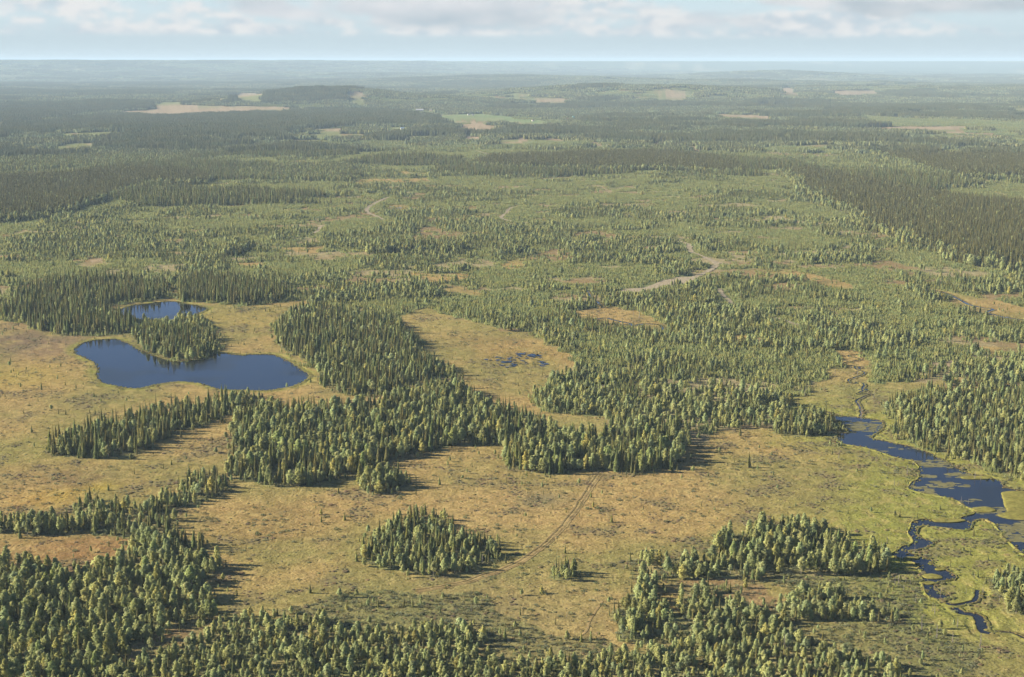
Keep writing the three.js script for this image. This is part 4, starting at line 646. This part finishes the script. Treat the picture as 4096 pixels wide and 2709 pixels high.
function individuals(kind, shapes, name, category, most, looks) {
  const all = trees[kind].flatMap((l, v) => l.map((t) => ({ t, v, s: sizeSeen(t) }))).filter((o) => o.s > 0).sort((a, b) => b.s - a.s).slice(0, most), chosen = new Set();
  const protos = shapes.map(([trunk, crown]) => { const g = new THREE.Group(), a = new THREE.Mesh(trunk, plain), b = new THREE.Mesh(crown, plain); a.name = kind === 'dead' ? 'trunk' : 'trunk'; b.name = kind === 'dead' ? 'branches' : 'crown'; g.add(a, b); return shadows(g); });
  all.forEach(({ t, v }, i) => {
    const o = protos[v].clone(); o.name = numbered(name); o.position.set(t.x, t.y, t.z); o.rotation.y = t.turn; o.scale.set(t.w, t.h, t.w);
    o.children[1].material = crownMaterials[kind][i % crownMaterials[kind].length];
    const place = t.place === 'dead' ? 'standing in the wet sedge' : t.place;
    tag(o, labelOf(t, looks[v], place, kind, i), category, `${kind === 'dead' ? 'grey dead trees' : kind + ' trees'} ${place}`);
    scene.add(o); chosen.add(t);
  });
  return chosen;
}
const chosen = { spruce: individuals('spruce', SPRUCE.map((v) => v.s), 'spruce_tree', 'spruce', 300, SPRUCE.map((v) => v.look)), birch: individuals('birch', BIRCH.map((v) => v.s), 'birch_tree', 'birch', 300, BIRCH.map((v) => v.look)), dead: individuals('dead', DEAD, 'dead_tree', 'dead tree', 300, ['bare grey dead spruce', 'stubby grey dead spruce', 'weathered grey dead spruce']) };
for (const [kind, shapes, name, label] of [['spruce', SPRUCE, 'spruce_forest', 'dark spruce forest spreading over the plain'], ['birch', BIRCH, 'birch_forest', 'grey green birch woods around the bogs']]) {
  const g = massGroup(name, label, 'forest');
  shapes.forEach((v, i) => mass(g, 'trees', mergeGeometries(v.s), trees[kind][i].filter((t) => !chosen[kind].has(t))));
}
{ const g = massGroup('young_forest', 'light green young plantation beyond the bogs', 'young forest'); YOUNG.forEach((v, i) => mass(g, 'saplings', v, young[i])); }
{ const g = massGroup('low_shrubs', 'low grey green shrubs scattered on the bog', 'shrubs'); SHRUBS.forEach((v, i) => mass(g, 'shrub_clumps', v, shrubs[i])); }
{ const g = massGroup('bog_tussocks', 'brown grassy tussocks covering the bog', 'tussocks'); TUSSOCKS.forEach((v, i) => mass(g, 'tussock_clumps', v, tussocks[i])); }
{ const g = massGroup('distant_forest', 'hazy blue forest reaching to the far hills', 'forest'); FAR.forEach((k, j) => k.forEach((v, i) => mass(g, 'forest_patches', v, patches[j][i]))); }
console.log('instances: young', young.flat().length, 'shrubs', shrubs.flat().length, 'tussocks', tussocks.flat().length, 'patches', patches.flat(2).length);

// ------------------------------------------------------------------ the far farms
const paint = (r, g, b, rough = 0.8) => new THREE.MeshStandardMaterial({ color: new THREE.Color().setRGB(r, g, b), roughness: rough });
const COLORS = { white: paint(0.6, 0.58, 0.54), yellow: paint(0.55, 0.44, 0.2), red: paint(0.35, 0.07, 0.05), grey: paint(0.42, 0.38, 0.38), teal: paint(0.10, 0.27, 0.27), blue: paint(0.22, 0.3, 0.42), roof: paint(0.22, 0.2, 0.2), tile: paint(0.40, 0.2, 0.16), metal: paint(0.5, 0.48, 0.48, 0.5), glass: paint(0.05, 0.07, 0.09, 0.2), door: paint(0.2, 0.14, 0.1) };
function house(label, n, x, y, L, Wd, Hh, wall, roof, turn = 0, name = 'farmhouse') {
  const [X, Z] = at(n, x, y), g = new THREE.Group(); g.name = numbered(name); scene.add(g); g.position.set(X, heightAt(X, Z), Z); g.rotation.y = turn;
  const add = (nm, geo, m, p = g) => { const q = new THREE.Mesh(geo, m); q.name = nm; p.add(q); return q; };
  add('wall', new THREE.BoxGeometry(L, Hh + 1, Wd).translate(0, (Hh - 1) / 2, 0), COLORS[wall]);
  const s = new THREE.Shape([[-Wd / 2 - 0.5, -0.15], [0, Wd * 0.36], [Wd / 2 + 0.5, -0.15], [Wd / 2 + 0.5, -0.4], [0, Wd * 0.36 - 0.3], [-Wd / 2 - 0.5, -0.4]].map((p) => new THREE.Vector2(...p)));
  const rf = add('roof', new THREE.ExtrudeGeometry(s, { depth: L + 0.8, bevelEnabled: false }).translate(0, 0, -L / 2 - 0.4).rotateY(Math.PI / 2).translate(0, Hh + 0.3, 0), COLORS[roof]);
  const gs = new THREE.Shape([[-Wd / 2, 0], [0, Wd * 0.34], [Wd / 2, 0]].map((p) => new THREE.Vector2(...p)));
  add('gable', new THREE.ExtrudeGeometry(gs, { depth: L - 0.1, bevelEnabled: false }).translate(0, 0, -L / 2 + 0.05).rotateY(Math.PI / 2).translate(0, Hh, 0), COLORS[wall]);
  if (name === 'farmhouse') add('chimney', new THREE.BoxGeometry(0.8, 2, 0.8).translate(L * 0.15, Hh + Wd * 0.36 + 0.2, 0), COLORS.tile, rf);
  const cols = Math.max(2, Math.round(L / 4));
  for (let i = 0; i < cols; i++) { const u = (i + 0.5) / cols * L - L / 2; if (i === (cols >> 1)) add('door', new THREE.BoxGeometry(1.2, 2.2, 0.12).translate(u, 1.1, Wd / 2 + 0.03), COLORS.door); else { const w = add('window', new THREE.BoxGeometry(1.3, 1.4, 0.12).translate(u, Hh * 0.55, Wd / 2 + 0.03), COLORS.white); add('pane', new THREE.BoxGeometry(1.05, 1.15, 0.06).translate(u, Hh * 0.55, Wd / 2 + 0.09), COLORS.glass, w); } }
  tag(g, label, 'house'); shadows(g); return g;
}
house('long grey barn at the top of the green field', 2, 545, 772, 34, 13, 6, 'grey', 'metal', 0.15, 'barn');
house('yellow farmhouse beside the grey barn', 2, 622, 774, 13, 9, 5.5, 'yellow', 'roof', -0.2);
house('small white cottage on the middle of the field', 2, 885, 800, 10, 7, 4, 'white', 'roof', 0.3);
house('grey shed next to the white cottage', 2, 915, 802, 9, 6, 3.5, 'grey', 'roof', 0.1, 'shed');
house('pink walled farmhouse with blue roofed wing below the trees', 2, 1165, 808, 12, 8, 5, 'white', 'tile', 0);
house('blue grey outbuilding beside the pink farmhouse', 2, 1185, 808, 13, 8, 4.5, 'blue', 'blue', 0.1, 'shed');
house('white shed at the lower edge of the field', 2, 1332, 842, 9, 6, 3.6, 'white', 'tile', 0.4, 'shed');
house('red barn beside the teal silo', 2, 1588, 838, 20, 10, 6, 'red', 'tile', 0.1, 'barn');
house('white house in front of the red barn', 2, 1560, 844, 13, 8, 4.5, 'white', 'metal', -0.15);
house('white cottage in the forest glade', 2, 424, 900, 12, 8, 5, 'white', 'blue', 0.2);
house('brown shed by the glade cottage', 2, 478, 902, 8, 6, 3.6, 'tile', 'roof', 0, 'shed');
{
  const [X, Z] = at(2, 1612, 838), g = new THREE.Group(); g.name = 'silo'; scene.add(g); g.position.set(X, heightAt(X, Z) - 0.5, Z);
  const add = (nm, geo) => { const q = new THREE.Mesh(geo, COLORS.teal); q.name = nm; g.add(q); };
  add('tower', new THREE.CylinderGeometry(4.4, 4.4, 14, 20).translate(0, 7, 0)); add('dome', new THREE.SphereGeometry(4.4, 20, 8, 0, 6.2832, 0, Math.PI / 2).translate(0, 14, 0)); add('ladder', new THREE.BoxGeometry(0.6, 13, 0.5).translate(1, 6.5, 4.45));
  tag(g, 'tall teal silo with domed top', 'silo'); shadows(g);
}
renderer.render(scene, camera);
